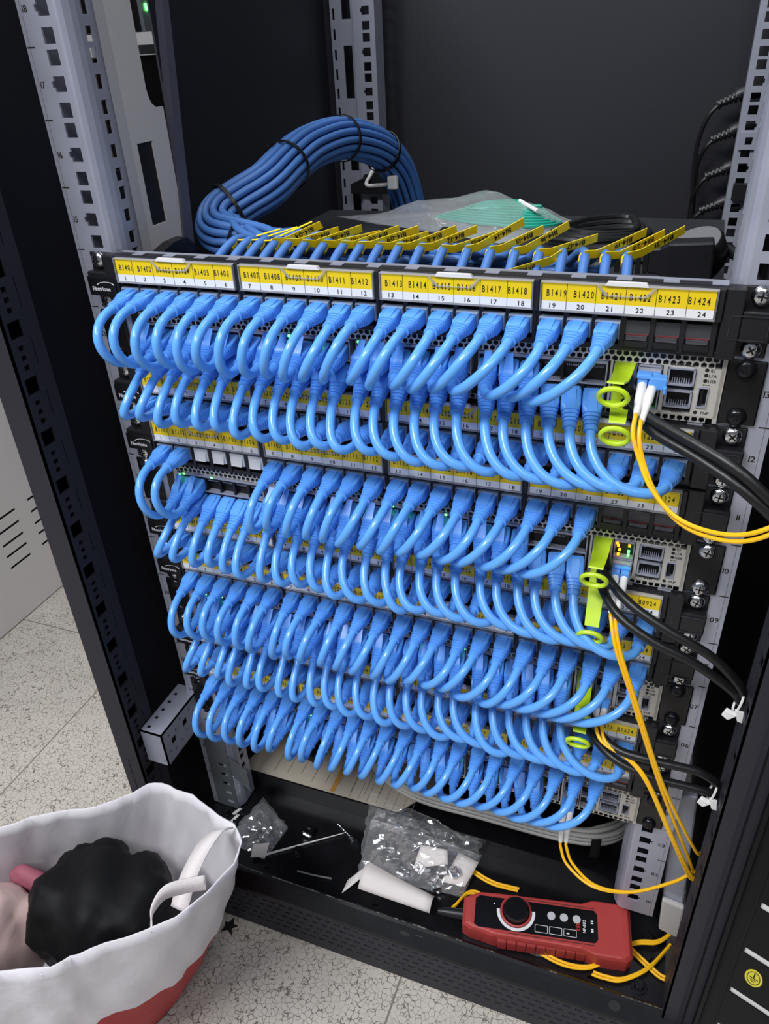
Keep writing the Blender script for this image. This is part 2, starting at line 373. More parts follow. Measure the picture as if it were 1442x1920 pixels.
# perforated galvanised bracket at the lower left
m = MB()
bh = [(-50, -42, 122, 131), (-28, -20, 126, 135)] + [(y-1.6, y+1.6, z-1.6, z+1.6) for y, z in ((-52, 138), (-40, 136), (-34, 114), (-46, 113), (-30, 141), (-14, 140), (-14, 122), (-24, 118), (-8, 132), (-56, 118))]
m.plate((-63, 8), (104, 149), bh, (-245, 0, 0), Y, Z, (-1.5, 0, 0))
m.plate((-271, -245), (-63, 8), [(-267, -263, y-2, y+2) for y in (-55, -42, -30, -18, -6)], (0, 0, 149), X, Y, (0, 0, -1.5))
m.plate((-271, -245), (104, 149), [(-250, -247, 108, 111)], (0, -63, 0), X, Z, (0, 1.5, 0))
m.build('side_bracket', GALVD, rack)
# left foot plate of the rail and right lower galvanised cover
m = MB().plate((-247, -219), (-34, 90), [(-233, -224, z, z+5) for z in (-26, -10, 6, 22, 38)] , (0, -1.0, 0), X, Z, (0, 1, 0)); m.prism([(0, 60), (22, 40), (22, 74), (0, 90)], (-219, 0, -34), X, Z, (0, 1, 0)); m.build('rail_foot', STEELD, rack)
m = MB(); m.hexa([(263, 8, -20), (283, 8, -26), (283, 20, -26), (263, 20, -20), (248, 8, 172), (268, 8, 176), (268, 20, 176), (248, 20, 172)])
m.build('earth_bar_cover', GALV, rack, bevel=2)
m = MB(); m.hexa([(262, 2, -21), (282, 2, -27), (282, 8, -27), (262, 8, -21), (259, 2, 28), (280, 2, 24), (280, 8, 24), (259, 8, 28)]); m.build('earth_bar_cover', BEIGE, rack, bevel=2)
for x, y in ((254, -2), (255, -22), (250, -52), (-232, -8), (-212, -18)):
    m = MB().disc((x, y, -36), Z, 7.5, 1.5, 18).disc((x, y, -34.5), Z, 5, 4, 6); m.build('floor_bolt', CHROMED, rack, bevel=.4)

# open cabinet door seen at the lower right edge, folded back past the front plane
dd = Vector((math.cos(math.radians(-20)), math.sin(math.radians(-20)), 0)); dn = Vector((-dd.y, dd.x, 0)); dp = Vector((297.5, -76.5, 0))
door = thing('cabinet_door', 'black cabinet door with pale vent slots at lower right', 'door', (480, -150, -108))
m = MB().plate((.5, 420), (-108, 1000), [(s0, s0+40, z-4, z+4) for z in (1, 61, 121, 182, 242, 302) for s0 in (17.5, 80, 142)], dp, dd, Z, dn*1.2)
m.prism([(1, -100), (4, -100), (4, 1000), (1, 1000)], dp, dd, Z, -dn*5); m.prism([(13, -100), (15, -100), (15, 1000), (13, 1000)], dp, dd, Z, -dn*1.2); m.build('door_leaf', mat('black_door_paint', (8, 8, 10), .4, spec=.15), door)
MB().plate((12, 420), (-100, 1000), [], dp+dn*1.6, dd, Z, dn*1).build('slot_light_backing', WHITE, door)  # white sheet added close behind the slots, imitating the lit room seen through them
sc, zc = 30, 94
m = MB().prism([(sc+math.cos(k*math.pi/12)*6.6, zc+math.sin(k*math.pi/12)*11) for k in range(24)], dp, dd, Z, -dn*.25); st = m.build('earth_sticker', GYEL, door)
m = MB(); ring = [(math.cos(k*math.pi/12), math.sin(k*math.pi/12)) for k in range(24)]; P_ = lambda u, v: dp+dd*u+Vector((0, 0, v))-dn*.32
for k in range(24):
    (a0, b0), (a1, b1) = ring[k], ring[(k+1) % 24]
    m.quad(P_(sc+a0*5, zc+b0*8.9), P_(sc+a1*5, zc+b1*8.9), P_(sc+a1*4.4, zc+b1*7.9), P_(sc+a0*4.4, zc+b0*7.9))
for a0, a1, b0, b1 in ((-.5, .5, 0, 6.6), (-3.4, 3.4, -.6, .5), (-2.3, 2.3, -2.8, -1.8), (-1.3, 1.3, -5, -4)): m.quad(P_(sc+a0, zc+b0), P_(sc+a1, zc+b0), P_(sc+a1, zc+b1), P_(sc+a0, zc+b1))
m.build('earth_symbol', INK, st)
# neighbouring racks
nb = thing('white_cabinet', 'white cabinet with rows of vent slots beyond the left post', 'cabinet', (-900, 500, -110))
sl = [(y0, y0+48, z-2.6, z+2.6) for z in (-6, 17.5, 39.5, 64, 88) for y0 in (130, 207, 284, 361, 438)]
m = MB().plate((-300, 1100), (-108, 1100), sl, (-829, 0, 0), Y, Z, (-2, 0, 0)); m.box(-1200, -831, -300, -298, -108, 1100).box(-1200, -831, 1098, 1100, -108, 1100); m.build('side_panel', NEIGH, nb)
MB().box(-1100, -890, -290, 1090, -108, 1090).build('cabinet_interior', mat('cabinet_inner', (120, 124, 112), .6), nb)
sv = thing('server', 'server with a green light glimpsed through the beige panel opening', 'server', (-380, 260, 640))
m = MB().box(-420, -345, 180, 290, 640, 745).box(-420, -345, 180, 290, 765, 900); m.build('chassis', mat('dark_server', (34, 30, 30), .5), sv)
MB().box(-345, -341, 180, 290, 746, 754).build('shelf_edge', STEELD, sv)
MB().box(-345, -341, 262, 290, 765, 900).build('drive_bay', GALVD, sv)
MB().box(-341.5, -340, 268, 273, 782, 788).build('status_light', GREEN, sv)

# ------------------------------------------------------------------ shared small parts
def screw(parent, x, y, z, m=CHROME, r=5.2, name='screw'):
    k = 'screw'+m.name
    if k not in MC:
        b = MB(); rings = []
        for rr, h in ((6, 0), (6, 1), (5.4, 2.4), (4, 3.4), (2, 3.8)):
            rings.append([(rr*math.cos(2*math.pi*i/20), -h, rr*math.sin(2*math.pi*i/20)) for i in range(20)])
        b.loft(rings); b.k = 1; b.box(-2.8, 2.8, -3.9, -3, -.5, .5).box(-.5, .5, -3.9, -3, -2.8, 2.8)
        o = b.build(name, [m, DARK], None, True, key=k); bpy.data.objects.remove(o)
    o = bpy.data.objects.new(name, MC[k]); COL.objects.link(o); o.parent = parent; w = WL[parent]
    o.location = Vector((x-w[0], y-w[1], z-w[2]))*S; o.rotation_euler = (0, rnd.random()*1.5, 0); return o
def boot_mesh():
    b = MB(); prof = [(2, 6.0, 4.0, 10), (0, 6.1, 4.4, 10), (-.6, 6.5, 4.8, 10), (-11.4, 6.5, 4.9, 10), (-13.0, 6.2, 4.9, 7)]
    y = -14.0; a = 6.1
    for k in range(4):
        prof += [(y, a, a*.84, 3.2-.3*k), (y-1.5, a-.1, a*.84, 3.2-.3*k), (y-1.6, a-.75, a*.84-.75, 3-.3*k), (y-2.4, a-.8, a*.84-.75, 3-.3*k)]
        y -= 2.5; a -= .42
    prof += [(y, 4.5, 4.3, 2.2), (y-3, 4.6, 4.6, 2), (y-3.3, 4.2, 4.2, 2), (y-3.4, 3.3, 3.3, 2)]
    return b, prof
BL = 28.0
def plug_mesh(key, latch):
    b, prof = boot_mesh()
    b.loft([[(p[0], y, p[1]) for p in rrect(hw, hh, e)] for y, hw, hh, e in prof])
    if latch == 'short': b.hexa([(-3.4, -15, 3.6), (3.4, -15, 3.6), (3.4, -1, 4.8), (-3.4, -1, 4.8), (-3.0, -15, 5.2), (3.0, -15, 5.2), (3.0, -1, 5.8), (-3.0, -1, 5.8)])
    else:
        b.loft([[(-w, y, z), (w, y, z), (w, y+.3, z+1.2), (-w, y+.3, z+1.2)] for w, y, z in ((3.3, -17, 3.4), (3.1, -14, 5.4), (2.7, -8, 8.4), (2.4, -3, 11))])
    o = b.build('plug', BOOT, None, True, key=key); bpy.data.objects.remove(o)
plug_mesh('plug_short', 'short'); plug_mesh('plug_long', 'long')
b = MB()
for bx in ((-7.4, 7.4, 5.4, 6.1), (-7.4, -6.8, -5, 5.4), (6.8, 7.4, -5, 5.4)): b.box(bx[0], bx[1], -3.2, 1.5, bx[2], bx[3])
o = b.build('connector', CLEAR, None, key='conn'); bpy.data.objects.remove(o)
def inst(name, key, parent, loc, rot=(0, 0, 0), base=None):
    o = bpy.data.objects.new(name, MC[key]); COL.objects.link(o); o.parent = parent; w = WL[parent] if base is None else base
    o.location = (Vector(loc)-Vector(w))*S; o.rotation_euler = rot; WL[o] = tuple(loc); return o

def px(i):      # panel port i = 1..24 -> x
    k, j = divmod(i-1, 6); return -160.2+k*106.2 + (j-2.5)*17.35
def sx_(i):     # switch port column i -> x
    k, j = divmod(i-1, 6); return -194+k*89.5 + j*14
PZ = 14.2       # panel port height above its unit
def sz(row): return 27.6 if row else 13.4

# ------------------------------------------------------------------ patch panels
def make_panel(n, desc, empty_white=(), empty_clear=(), cords=()):
    z0 = (n-1)*U
    pre = 'B%02d' % n
    P = thing('patch_bay', desc, 'patch panel', (0, 0, z0), 'twenty-four port patch panels')
    b = MB().box(-214, 214, -2, 6, z0+.6, z0+43.4).box(-214, 214, 6, 26, z0+.6, z0+30).box(-214, 214, -9, -2, z0+23.6, z0+43.4).box(-214, 214, -7, -2, z0+.8, z0+4.6)
    for k in range(5): b.box(-213.5+k*106.2-1.6, -213.5+k*106.2+1.6, -11.5, -9, z0+23.8, z0+43.2)
    for k in range(4):
        for j in range(7): x = px(k*6+1)+(j-.5)*17.35; b.box(x-1.7, x+1.7, -8.2, -2, z0+2, z0+23.6)
    b.build('body', BLACK, P, bevel=.5, key='panel_body')
    b = MB().box(-214, 214, 2.6, 6, z0+43.4, z0+43.9)
    for k in range(-200, 210, 27): b.box(k, k+9, -4, 3, z0+43.4, z0+43.7)
    b.build('top_strip', GALVD, P, key='panel_strip')
    for s in (-1, 1):
        b = MB().box(*sorted((s*213, s*241)), -1.8, 0, z0+.8, z0+43.6).box(*sorted((s*213, s*224)), -10, -1.8, z0+.8, z0+43.6)
        b.box(*sorted((s*224, s*241)), -9.4, -1.8, z0+12.2, z0+30.6)
        e = b.build('ear', BLACK, P, bevel=1.4, key='panel_ear%d' % s)
        if s > 0:
            b = MB()
            for q in ((217.5, 239, 13.6, 14.1), (217.5, 239, 27.7, 28.2), (217.5, 218, 13.6, 28.2), (238.5, 239, 13.6, 28.2)): b.box(q[0], q[1], -10.4, -9.2, z0+q[2], z0+q[3])
            b.build('nameplate_frame', mat('frame_line', (46, 46, 52), .4) if 'nf' not in MC else MC['nf'].materials[0], P, key='nf')
        for dz in (6.35, 38.1): screw(P, s*232.55, -1.8, z0+dz)
    # maker's plate on the left ear
    b = MB().box(-240.5, -215.5, -11.4, -9.2, z0+13, z0+27.5); lp = b.build('logo_plate', BLACKG, P, bevel=.6, key='logo_plate')
    if 'logo' not in MC:
        b = MB(); text(b, 'FiberHome', 4.6, (-228.6, -11.55, z0+18.6), X, Z, sx=.78)
        for k in range(10):
            t0, t1 = [math.radians(170-k*17.5), math.radians(170-(k+1)*17.5)]
            w = lambda t: .15+.5*abs(math.sin((t-.3)/1.2))
            p = [(-224.5+8.2*math.cos(t)*f, 21.2+2.6*math.sin(t)*f+.06*(-224.5+8.2*math.cos(t)+228)) for t, f in ((t0, 1), (t1, 1), (t1, .86), (t0, .86))]
            b.quad(*[(u, -11.55, z0+v) for u, v in p])
        b.build('logo', LOGO, lp, key='logo')
    else: MB().build('logo', LOGO, lp, key='logo')
    for k in range(4):
        xc = -160.2+k*106.2; x0, x1 = xc-51, xc+51
        b = MB()
        for q in ((x0, x1, 24.5, 25.4), (x0, x1, 42.0, 42.7), (x0, x0+.9, 25.4, 42), (x1-.9, x1, 25.4, 42)): b.box(q[0], q[1], -13.2, -9, z0+q[2], z0+q[3])
        # finger latch: white tab above, clear chevron below
        for q in ((-13, -10, 36.6, 41.9, -16.5), (10, 13, 36.6, 41.9, 16.5)):
            b.hexa([(xc+q[0], -13.4, z0+36.4), (xc+q[1], -13.4, z0+36.4), (xc+q[1], -12.6, z0+36.4), (xc+q[0], -12.6, z0+36.4), (xc+q[4]-1, -13.4, z0+42), (xc+q[4]+1, -13.4, z0+42), (xc+q[4]+1, -12.6, z0+42), (xc+q[4]-1, -12.6, z0+42)])
        b.box(xc-12, xc+12, -13.4, -12.6, z0+35.7, z0+36.6)
        h = b.build('label_holder', RIM, P, bevel=.25, key='holder%d' % k)
        b = MB().prism([(-12.5, 0), (12.5, 0), (11, 2.3), (-11, 2.3)], (xc, -13.5, z0+42.2), X, Z, (0, 3, 0)); b.build('latch_tab', WHITE, h, key='tab%d' % k)
        b = MB().box(x0+1.2, x1-1.2, -12.0, -9, z0+30.8, z0+41.8); b.k = 1; b.box(x0+1.2, x1-1.2, -12.0, -9, z0+25.6, z0+30.8)
        ls = b.build('label_strip', [YEL, WHITEP], h, key='strip%d' % k)
        b = MB()
        for j in range(6):
            i = k*6+j+1; x = px(i)
            s = pre+'%02d' % i
            if s == 'B1110': s = 'B11010'
            text(b, s, 5.9, (xc+(j-2.5)*16.4, -12.1, z0+35.9), X, Z, mono=.72 if len(s) < 6 else .64, sx=.60)
            text(b, '%d' % i, 4.2, (x, -12.1, z0+28.1), X, Z, mono=.6)
            if j: b.box(x-8.9, x-8.6, -12.08, -12.0, z0+25.7, z0+41.7)
        b.build('printed_text', INK, h)
    for i in range(1, 25):
        if i in cords: key = 'pport'
        elif i in empty_white: key = 'pwhite'
        else: key = 'pclear'
        x = px(i)
        if key not in MC:
            b = MB()
            for q in ((-7, 7, 18.5, 20), (-7, 7, 8, 9.4), (-7, -5.9, 9.4, 18.5), (5.9, 7, 9.4, 18.5)): b.box(q[0], q[1], -6.5, -2, q[2], q[3])
            if key == 'pport':
                b.k = 1; b.box(-5.9, 5.9, -2.2, -2, 9.4, 18.5); o = b.build('port', [BLACK, DARK], None, key=key)
            elif key == 'pclear':
                b.k = 1; b.box(-7, 7, -7.4, -6.6, 12, 20.5); b.k = 0; b.box(-7, 7, -9, -2, 4.5, 8); b.k = 1; b.box(-6, 6, -9.6, -8.8, 9, 11.5)
                b.k = 2; b.box(-6.6, 6.6, -7.9, -6.4, 11.4, 12); o = b.build('port', [BLACK, SHUT, mat('red_line', (110, 40, 42), .5)], None, key=key)
            else:
                b.k = 1; b.box(-6.6, 6.6, -8.6, -6.4, 9.5, 20.5); b.hexa([(-5, -11, 10), (5, -11, 10), (5, -8.6, 10), (-5, -8.6, 10), (-5, -8.6, 18), (5, -8.6, 18), (5, -8.5, 18), (-5, -8.5, 18)]); o = b.build('port', [BLACK, SHUTW], None, key=key)
            bpy.data.objects.remove(o)
        inst('port', key, P, (x, 0, z0), base=(0, 0, z0))
    return P
full = set(range(1, 25))
PANELS = {14: ('topmost patch panel, labels reading B1401 to B1424', (), (22, 23, 24), set(range(1, 22))),
          12: ('second patch panel from the top, labelled B1201 to B1224', (), (), full),
          11: ('patch panel labelled B1101 to B1124 with four white shutters', (3, 4, 5, 6), (22, 23, 24), {1, 2} | set(range(7, 22))),
          9: ('patch panel labelled B0901 to B0924 half hidden by blue cords', (), (), full),
          8: ('patch panel labelled B0801 to B0824 under the B09 panel', (), (), full),
          6: ('patch panel labelled B0601 to B0624', (), (), full),
          5: ('lowest patch panel, labelled B0501 to B0524', (), (24,), set(range(1, 24)))}
for n, a in PANELS.items(): make_panel(n, *a)

# ------------------------------------------------------------------ switches
def hexstrip(b, x0, x1, z0, rows, p, y):
    h = p*.9
    for r in range(rows):
        zc = z0+(r+.5)*h; n = int((x1-x0)/p)-1
        for i in range(n):
            xc = x0+(i+.5+.5*(r % 2))*p; q = p*.43
            hx = [(xc, zc+q), (xc-q*.866, zc+q/2), (xc-q*.866, zc-q/2), (xc, zc-q), (xc+q*.866, zc-q/2), (xc+q*.866, zc+q/2)]
            P_ = lambda l: [(u, y, v) for u, v in l]
            b.quad(*P_([(xc, zc+h/2), (xc-p/2, zc+h/2), (xc-p/2, zc-h/2), (xc, zc-h/2), hx[3], hx[2], hx[1], hx[0]]))
            b.quad(*P_([(xc, zc-h/2), (xc+p/2, zc-h/2), (xc+p/2, zc+h/2), (xc, zc+h/2), hx[0], hx[5], hx[4], hx[3]]))
def make_switch(n, desc, lit, dark_screws):
    z0 = (n-1)*U; P = thing('network_switch', desc, 'network switch', (0, 0, z0), 'rack network switches')
    MB().box(-218, 218, 2, 395, z0+.8, z0+43.8).build('chassis', mat('switch_case', (52, 52, 56), .5, .3) if 'chassis' not in MC else MC['chassis'].materials[0], P, key='chassis')
    b = MB(); hexstrip(b, -203, 221, z0+36.6, 2, 4.4, -3); hexstrip(b, -203, 221, z0+.6, 1, 4.4, -3)
    b.box(-206, -203, -3, 2, z0+.6, z0+43.8).box(219, 221.5, -3, 2, z0+.6, z0+43.8)
    b.box(153.5, 155, -3, 2, z0+4, z0+36.6).box(185.5, 188, -3, 2, z0+4, z0+36.6).box(205, 221, -3, 2, z0+24.5, z0+36.6).box(214, 221, -3, 2, z0+4, z0+24.5).box(205, 208, -3, 2, z0+4, z0+24.5).box(208, 214, -3, 2, z0+4, z0+10.8)
    b.box(155, 205, -3, 2, z0+4, z0+6).box(188, 205, -3, 2, z0+35.8, z0+36.6).box(-206, -201.5, -3, 2, z0+4, z0+36.6)
    b.box(-203, 219, -2.4, 2, z0+43.6, z0+44.2)
    b.build('faceplate', PLATE, P, key='faceplate')
    b = MB()
    for k in range(4):
        xa, xb = sx_(k*6+1)-7.4, sx_(k*6+6)+7.4
        for q in ((xa, xb, 34.4, 36.2), (xa, xb, 19.8, 21.2), (xa, xb, 5.2, 6.4), (xa, xa+.8, 6.4, 34.4), (xb-.8, xb, 6.4, 34.4)): b.box(q[0], q[1], -4.2, 2, z0+q[2], z0+q[3])
    b.build('port_cage', GALVD, P, key='cage')
    for r in (0, 1):
        for i in range(1, 25):
            if 'sport' not in MC:
                q = MB()
                for w in ((-6.9, -6.2, -6.4, 6.4), (6.2, 6.9, -6.4, 6.4)): q.box(w[0], w[1], -4, 2, w[2], w[3])
                q.k = 1; q.box(-6.2, 6.2, 1, 1.4, -6.4, 6.4); q.k = 0; q.box(-6.2, 6.2, -3, 1, 4.6, 6.4)
                q.k = 2
                for j in range(8): q.box(-4.4+j*1.2, -4.4+j*1.2+.5, -2.8, 1, 3.4, 4.6)
                o = q.build('port', [BLACK, DARK, GALVD], None, key='sport'); bpy.data.objects.remove(o)
            inst('port', 'sport', P, (sx_(i), 0, z0+sz(r)), base=(0, 0, z0))
    for c in (0, 1):
        for r in (0, 1):
            x0 = 155.6+c*15; zz = z0+6.4+r*15; b = MB()
            for q in ((x0, x0+14, zz, zz+1), (x0, x0+14, zz+13.6, zz+14.6), (x0, x0+.8, zz, zz+14.6), (x0+13.4, x0+14.2, zz, zz+14.6)): b.box(q[0], q[1], -4, 2, q[2], q[3])
            b.k = 1; b.box(x0, x0+14, 1, 1.5, zz, zz+14.6); b.build('fibre_port', [GALVD, DARK], P, key='sfp%d%d' % (c, r))
    for nm, zz in (('console_port', 24.4), ('ethernet_port', 9.6)):
        b = MB()
        for q in ((188.4, 204.6, 0, 1), (188.4, 204.6, 10.6, 11.6), (188.4, 189.6, 0, 11.6), (203.4, 204.6, 0, 11.6)): b.box(q[0], q[1], -4.4, 2, z0+zz+q[2], z0+zz+q[3])
        b.k = 1; b.box(188.4, 204.6, 1, 1.4, z0+zz, z0+zz+11.6); b.k = 0
        for j in range(8): b.box(191.4+j*1.4, 191.9+j*1.4, -3, 1, z0+zz+.9, z0+zz+3.4)
        b.build(nm, [GALVD, DARK], P, key=nm)
    b = MB()
    for q in ((207.8, 213.8, 10.8, 11.5), (207.8, 213.8, 23.6, 24.3), (207.8, 208.4, 11.5, 23.6), (213.2, 213.8, 11.5, 23.6)): b.box(q[0], q[1], -4, 2, z0+q[2], z0+q[3])
    b.k = 1; b.box(208, 213.6, 1, 1.4, z0+11, z0+24); b.box(209.4, 210.9, -3, 1, z0+12, z0+23); b.build('usb_port', [GALVD, DARK], P, key='usb')
    if 'stext' not in MC:
        b = MB(); q = -3.12
        text(b, 'CONSOLE', 3.1, (196.2, q, z0+38.2), X, Z); text(b, 'ETH', 3.1, (197, q, z0+7.0), X, Z); text(b, 'ID', 2.8, (213, q, z0+35.6), X, Z, 'l'); text(b, 'L/A', 2.8, (212.4, q, z0+32.2), X, Z, 'l'); text(b, 'USB', 2.8, (212.4, q, z0+28.6), X, Z, 'l'); text(b, 'PNP', 2.8, (213.8, q, z0+7.2), X, Z)
        for u, v in ((210.8, 35.6), (210.8, 32.2), (210.8, 28.6), (208.2, 7.2)): b.disc((u, q, z0+v), (0, 1, 0), 1.25, .08, 12)
        b.box(210, 214, q, q+.05, z0+25.8, z0+26.1).quad((209.4, q, z0+25.95), (210.6, q, z0+26.6), (210.6, q, z0+25.3))
        b.build('printed_text', INK, P, key='stext')
    else: MB().build('printed_text', INK, P, key='stext')
    for x, z, mm in lit: MB().box(x-.8, x+.8, -4.6, -3, z0+z-.8, z0+z+.8).build('status_light', mm, P)
    for s in (-1, 1):
        b = MB().box(*sorted((s*221.8, s*244)), -2.2, 0, z0+1, z0+43.4); b.build('ear', BLACKG, P, bevel=4 if False else 1.2, key='sear%d' % s)
        for dz in (6.35, 38.1): screw(P, s*232.55, -2.2, z0+dz, CHROMED if dark_screws else CHROME)
    return P
leds = lambda L: [(x, 35.3, GREEN) for x in L]
make_switch(13, 'topmost network switch, between panels B14 and B12', leds([-172, -158, -75, -48, -20, 26, 62]) + [(179, 9, GREEN)], True)
make_switch(10, 'network switch between panels B11 and B09, orange lights glowing', leds([-194, -166, -24, 0, 14, 44, 74, 88]) + [(-199, 33, GREEN), (172.6, 34, ORANGE), (174.6, 28.6, ORANGE), (173.4, 32, ORANGE), (174, 24.6, ORANGE), (181, 24.8, GREEN), (181, 28, GREEN), (181, 33, ORANGE)], False)
make_switch(7, 'network switch between panels B08 and B06', leds([-180, -60, 20, 60, 88]) + [(-199, 33, GREEN)], True)
make_switch(4, 'lowest network switch, under the B05 panel', leds([-100, 0, 60]), True)

# ------------------------------------------------------------------ blue patch cords
def cord(n, i, sw, row, label, group):
    zp = (n-1)*U+PZ; zs = (sw-1)*U+sz(row); xp, xs = px(i), sx_(i)
    T = thing('patch_cable', label, 'network cable', (xp, 0, zp), group)
    rj = lambda a: rnd.uniform(-a, a)
    above = zp > zs
    dx = (xs-xp); f = (i-1)/23
    tp = -.06-.12*f+rj(.05) if above else .10-.18*f+rj(.06)
    yp = max(-.25, min(.25, dx*.0022))+rj(.05)
    ts = -.30+.12*f+rj(.06) if above else -.34-.42*f+rj(.06); ys = max(-.3, min(.3, -dx*.003))+rj(.05)
    def place(x, y, z, tilt, yaw, key):
        # local -Y is the way out of the port
        d = Vector((math.sin(yaw)*math.cos(tilt), -math.cos(yaw)*math.cos(tilt), math.sin(tilt)))
        o = inst('plug', key, T, (x, y, z), (-tilt, 0, yaw)); return o, d, Vector((x, y, z))+d*(BL-1.5)
    tp, ts = math.atan(tp), math.atan(ts)
    o1, d1, e1 = place(xp, -7, zp, tp, yp, 'plug_short'); o2, d2, e2 = place(xs, -4, zs, ts, ys, 'plug_long' if row else 'plug_short')
    inst('connector', 'conn', o1, (xp, -7, zp))
    L = (e1-e2).length
    h1 = 34-10*f+L*.14+rj(3.5)+(7*(1-f) if n == 14 else 0); h2 = 28-10*f+L*.1+rj(3)
    if above: c1 = e1+d1*h1+Vector((0, 0, rj(3)-2)); c2 = e2+d2*h2+Vector((0, rj(2), -2+rj(2)))
    else: c1 = e1+d1*(30-14*f+rj(3))+Vector((0, 0, -2+rj(2))); c2 = e2+d2*(27+4*f+L*.14+rj(3))+Vector((0, 0, -5+rj(3)))
    b = MB().tube([e1-d1*3]+bez(e1, c1, c2, e2, 22)+[e2-d2*3], 3.35, 12); b.build('cable', BLUE, T, True)
ORD = {14: (13, 1), 12: (13, 0), 11: (10, 1), 9: (10, 0), 8: (7, 1), 6: (7, 0), 5: (4, 1)}
SWN = {13: 'topmost switch', 10: 'switch with orange lights', 7: 'third switch down', 4: 'lowest switch'}
for n, (sw, row) in ORD.items():
    for i in sorted(PANELS[n][3]):
        pn = 'B%02d%02d' % (n, i)
        lab = 'blue patch cord plugged in under label %s, looping %s to the %s' % (pn, 'down' if n > sw else 'up', SWN[sw])
        cord(n, i, sw, row, lab, 'blue patch cords of panel B%02d' % n)

# ------------------------------------------------------------------ lime-tabbed copper cables (two per switch)
def dac(name_lab, base, z1, ring, path, flip=0):
    x, z = base
    T = thing('direct_attach_cable', name_lab, 'network cable', (x, 0, z), 'black cables with lime pull tabs')
    MB().box(x-6.4, x+6.4, -9, 1, z-5.5, z+5.5).build('connector', GALVD, T, bevel=.4)
    rx, ry, rz = ring; w = 6.6
    # tab: flat strap folding over the connector and hanging to its ring
    p = [(x, -3, z+6.6), (x, -10, z+6.8), ((x*.6+rx*.4), -22, z*.7+rz*.3+3), (rx, ry+4, rz+7)]
    sp = spline(p, 8); b = MB()
    b.loft([[(q.x-w*(1-.25*k/len(sp)), q.y, q.z), (q.x+w*(1-.25*k/len(sp)), q.y, q.z), (q.x+w*(1-.25*k/len(sp)), q.y+.9, q.z+.9), (q.x-w*(1-.25*k/len(sp)), q.y+.9, q.z+.9)] for k, q in enumerate(sp)])
    ringp = [(rx+8.4*math.cos(t), ry-3.5*math.sin(t)*.6, rz+6.2*math.sin(t)) for t in [2*math.pi*k/28 for k in range(29)]]
    b.tube(ringp, 1.7, 8); b.hexa([(rx-4, ry+2, rz-5.6), (rx+4, ry+2, rz-5.6), (rx+4, ry+3, rz-5.6), (rx-4, ry+3, rz-5.6), (rx-4, ry+1.5, rz-3.4), (rx+4, ry+1.5, rz-3.4), (rx+4, ry+2.5, rz-3.4), (rx-4, ry+2.5, rz-3.4)])
    b.build('pull_tab', LIME, T, bevel=0)
    MB().tube(spline([(x+1, -8, z), (x+3, -16, z-1), (x+5, -24, z-4)], 5), 4.6, 12).build('strain_relief', RUB, T, True)
    MB().tube(spline([(x+3, -14, z-1)]+path, 10), 3.3, 12).build('cable', RUB, T, True)
zb = lambda n: (n-1)*U
dac('upper lime-tabbed black cable on the topmost switch', (162.6, zb(13)+29), 0, (160, -42, 562), [(171, -24, 552), (183, -40, 550), (208, -60, 547), (232, -75, 541), (252, -80, 527), (268, -78, 512)])
dac('lower lime-tabbed black cable on the topmost switch', (162.6, zb(13)+14), 0, (164, -45, 538), [(172, -25, 546), (187, -45, 543), (209, -60, 539), (233, -75, 532), (254, -80, 518), (269, -78, 503)])
dac('upper lime-tabbed black cable on the switch with orange lights', (162.6, zb(10)+29), 0, (162, -44, 427), [(169, -25, 419), (187, -45, 414), (213, -55, 405), (243, -55, 390), (264, -50, 367), (271, -48, 353)])
dac('lower lime-tabbed black cable on the switch with orange lights', (162.6, zb(10)+14), 0, (164, -44, 376), [(167, -25, 408), (181, -45, 402), (205, -55, 393), (234, -55, 381), (261, -50, 360), (270, -48, 348)])
dac('upper lime-tabbed black cable on the third switch down', (162.6, zb(7)+29), 0, (165, -45, 293), [(171, -30, 283), (192, -50, 277), (220, -55, 278), (251, -52, 275), (266, -50, 267), (271, -48, 259)])
dac('lower lime-tabbed black cable on the third switch down', (162.6, zb(7)+14), 0, (165, -46, 268), [(172, -30, 268), (193, -50, 265), (222, -55, 260), (253, -52, 256), (266, -50, 253), (271, -48, 251)])
for (x, y, z), lb in (((268, -50, 347), 'upper white cable tie holding two black cables to the right post'), ((267, -50, 253), 'lower white cable tie holding two black cables to the right post')):
    T = thing('cable_tie', lb, 'cable tie', (x, y, z), 'white cable ties on the right post')
    MB().tube([(x+math.cos(t)*2, y+math.sin(t)*6, z+2+math.cos(t)*8) for t in [k*math.pi/10 for k in range(21)]], .9, 6).build('strap', WHITE, T, True)
    MB().hexa([(x-10, y-7, z-6), (x-5, y-8, z-9), (x-3, y-5, z-8), (x-8, y-4, z-5), (x-8, y-7, z-1), (x+1, y-8, z-3), (x+1, y-5, z-3), (x-7, y-4, z)]).build('head', WHITE, T, bevel=.8)
    MB().hexa([(x+1, y-8, z-8), (x+5, y-8, z-9), (x+5, y-6, z-9), (x+1, y-6, z-8), (x-2, y-7, z+1), (x+4, y-7, z), (x+4, y-5, z), (x-2, y-5, z+1)]).build('tail', WHITE, T, bevel=.4)

